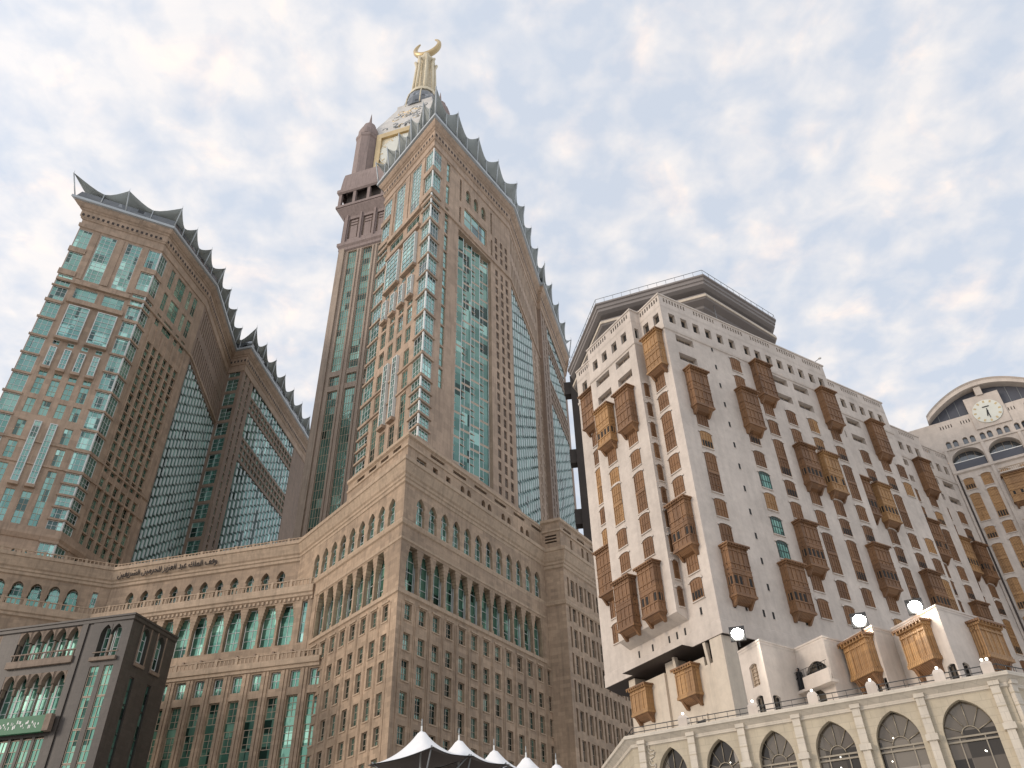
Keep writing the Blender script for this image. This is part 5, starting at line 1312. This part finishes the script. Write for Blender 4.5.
# ------------------------------------------------------------------ person in black on the balcony
F, L_ = fseg(H['c'], H['d'])
def person(F, u, z, w, label):
    b = F.P(u, z, w); t_ = Thing('person', label, 'person', b); m = MB()
    m.lathe(b, [(.3, 0), (.27, .3), (.23, .7), (.2, .95), (.22, 1.2), (.235, 1.32), (.2, 1.42), (.09, 1.48), (.075, 1.52), (.095, 1.56), (.11, 1.63), (.105, 1.7), (.07, 1.76), (.001, 1.79)], 'black_cloth', 14)
    for s_ in (-1, 1): m.tube([F.P(u + s_ * .2, z + 1.36, w), F.P(u + s_ * .29, z + 1.1, w + .04), F.P(u + s_ * .2, z + .88, w + .2)], .075, 'black_cloth', 7, .05)
    t_.one('cloak', m); m = MB(); c = F.P(u, z + 1.63, w + .055); m.lathe(c, [(.001, -.09), (.05, -.06), (.065, 0), (.05, .06), (.001, .08)], 'skin', 8)
    m.lathe(F.P(u, z + 1.615, w + .12), [(.001, -.02), (.014, -.012), (.008, .02), (.001, .025)], 'skin', 6); t_.one('face', m)
    t_.finish()
person(F, .3, 18.16, .4, 'person in long black cloak standing on the balcony beside the dark arch')
# ------------------------------------------------------------------ floodlights on the terrace house roofs
def flood(x, y, z, az, label, zb):
    t_ = Thing('floodlight', label, 'floodlight', (x, y, zb + EYE), 'lit floodlights over the terrace'); F = Face((x, y), az, 1)
    m = t_.p('post'); m.tube([F.P(0, zb, 0), F.P(0, z + .4, 0)], .07, 'iron', 6); m.bx(F, -.6, .6, z - .05, z + .05, -.06, .06, 'iron'); m.bx(F, -.6, .6, z + .68, z + .76, -.06, .06, 'iron')
    for dx in (0,):
        for dz in (.45,):
            hd = MB(); hd.frus(F, (dx - .6, dx + .6), (-.12, .12), z + dz - .6, (dx - .6, dx + .6), (-.3, -.06), z + dz + .6, 'iron'); o = t_.one('lamp_head', hd)
            ln = MB(); ln.add([F.P(dx + .46 * math.cos(q_), z + dz + .46 * math.sin(q_), .06 - .12 * math.sin(q_)) for q_ in [2 * math.pi * j_ / 20 for j_ in range(20)]] + [F.P(dx, z + dz, .3)], [(j_, (j_ + 1) % 20, 20) for j_ in range(20)], 'lamp'); ln.build('lens', o)
    r_ = t_.finish()
    l = bpy.data.lights.new('floodlight_beam', 'SPOT'); l.energy = 2200; l.spot_size = R(150); l.spot_blend = .8; l.shadow_soft_size = .5; l.color = (1, .93, .8)
    lo = bpy.data.objects.new('floodlight_beam', l); COL.objects.link(lo); lo.parent = r_; p = F.P(0, z + .4, .35) - Vector(r_.location); lo.location = p
    lo.rotation_euler = (F.n * .8 + Vector((0, 0, -.55))).to_track_quat('-Z', 'Y').to_euler()
flood(17.15, 61.6, 21.9, 105, 'bright floodlight against the hotel corner pillar, leftmost of the three', 21.3)
flood(26.2, 59.8, 22.0, 108, 'bright floodlight on the oriel house roof, between the other two floodlights', 21.4)
flood(29.7, 57.6, 22.1, 112, 'brightest floodlight on the tall corner house, highest of the three', 21.6)
# ------------------------------------------------------------------ white tent canopies
S = 1.4; tp = [(-4.72, 38.95), (-3.11, 40.77), (-1.49, 42.92), (0.12, 44.59), (1.74, 46.36)]
tl = ['white tent canopy with the tallest peak, first and leftmost in the row', 'white tent canopy second in the row, behind the leftmost peak', 'white tent canopy third and middle in the row of tents',
      'white tent canopy fourth in the row, low against the tan podium', 'small white tent canopy last and rightmost in the row']
for i, (x, y) in enumerate(tp):
    x, y = x * S, y * S; zp = 10 * S; t_ = Thing('tent_canopy', tl[i], 'tent', (x, y, 0), 'white tent canopies in a row')
    ax, ay = dv(41.5), dv(131.5); hw = 1.78; m = MB(); n = 10; kk = 32; rings = []
    for r_ in range(n + 1):
        q = r_ / n; row = []
        for j in range(kk):
            a = 2 * math.pi * j / kk + .0; c_, s_ = math.cos(a), math.sin(a); sq_ = 1 / max(abs(c_), abs(s_)); cor_ = (sq_ - 1) / .4142
            rad = hw * (.10 + .9 * q) * (1 + (sq_ - 1) * q * 1.0); rad *= 1 - .10 * q * (1 - cor_)
            zc = zp - 1.75 * (1 - (1 - q) ** 1.7) - .0 + .10 * q * cor_ - .12
            p = Vector((x, y, 0)) + ax * rad * c_ + ay * rad * s_ * 1.75; p.z = zc + EYE; row.append(p)
        rings.append(row)
    vs = [p for r_ in rings for p in r_]; fs = [(a * kk + j, a * kk + (j + 1) % kk, (a + 1) * kk + (j + 1) % kk, (a + 1) * kk + j) for a in range(n) for j in range(kk)]
    m.add(vs, fs, 'fabric', True); li = MB(); li.add([p - Vector((0, 0, .06)) for p in vs], fs, 'dark_brown', True); t_.one('dark_underside', li); m.lathe((x, y, zp - .2 + EYE), [(.2, 0), (.16, .12), (.05, .2)], 'fabric', 12); t_.one('canopy', m)  # dark layer added just below the fabric to darken its underside
    mp = MB(); mp.tube([(x, y, 0), (x, y, zp + .3 + EYE)], .09, 'white_paint', 8, .06); mp.tube([(x, y, zp + .3 + EYE), (x, y, zp + .75 + EYE)], .03, 'metal_light', 6); t_.one('mast', mp)
    for j in range(4):
        a = math.pi / 4 + j * math.pi / 2; e = Vector((x, y, zp - 1.65 + EYE)) + ax * math.cos(a) * hw * 1.3 + ay * math.sin(a) * hw * 2.25
        st = MB(); st.tube([(x, y, zp - 4.6 + EYE), e], .05, 'metal_grey', 6); t_.one('strut', st)
    t_.finish()
# ------------------------------------------------------------------ small rooftop things
def mast(name, label, cat, x, y, z0, z1, kind):
    t_ = Thing(name, label, cat, (x, y, z0 + EYE)); m = t_.p('pole')
    m.tube([(x, y, z0 + EYE), (x, y, z1 + EYE)], .06 if kind != 'lattice' else .12, 'metal_grey', 6)
    if kind == 'arm':
        a = t_.p('arm'); a.tube([(x, y, z1 + EYE), (x + .6, y - .2, z1 + .35 + EYE)], .05, 'metal_grey', 5); a.lathe((x + .75, y - .25, z1 + .38 + EYE), [(.001, -.1), (.25, 0), (.2, .1), (.001, .16)], 'white_paint', 8)
    if kind == 'lattice':
        s_ = t_.p('lattice'); h = z1 - z0; 
        for dx, dy in ((-.8, -.8), (.8, -.8), (.8, .8), (-.8, .8)): s_.tube([(x + dx, y + dy, z0 + EYE), (x + dx, y + dy, z1 - 2 + EYE)], .14, 'dark_brown', 5)
        for i in range(int(h / 2.2)):
            for (a, b) in (((-.8, -.8), (.8, -.8)), ((.8, -.8), (.8, .8)), ((.8, .8), (-.8, .8)), ((-.8, .8), (-.8, -.8))):
                s_.tube([(x + a[0], y + a[1], z0 + i * 2.2 + EYE), (x + b[0], y + b[1], z0 + (i + 1) * 2.2 + EYE)], .09, 'dark_brown', 4)
        c_ = t_.p('head'); c_.lathe((x, y, z1 - 2 + EYE), [(1.6, 0), (1.6, 1.2), (.8, 1.6), (.3, 3)], 'dark_brown', 8)
    t_.finish()
p = wp(31.6, -.6); mast('roof_lamp', 'small white lamp on a pole at the hotel parapet end', 'lamp', p[0], p[1], 73, 76.2, 'arm')
p = wp(17.6, -5.5); mast('lightning_rod', 'thin lightning rod above the hotel parapet near its grey roof slab', 'lightning rod', p[0], p[1], 80, 85.5, 'rod')
mast('lattice_mast', 'dark lattice mast standing beyond the left tower at the picture edge', 'mast', -184, 214, 94, 182, 'lattice')
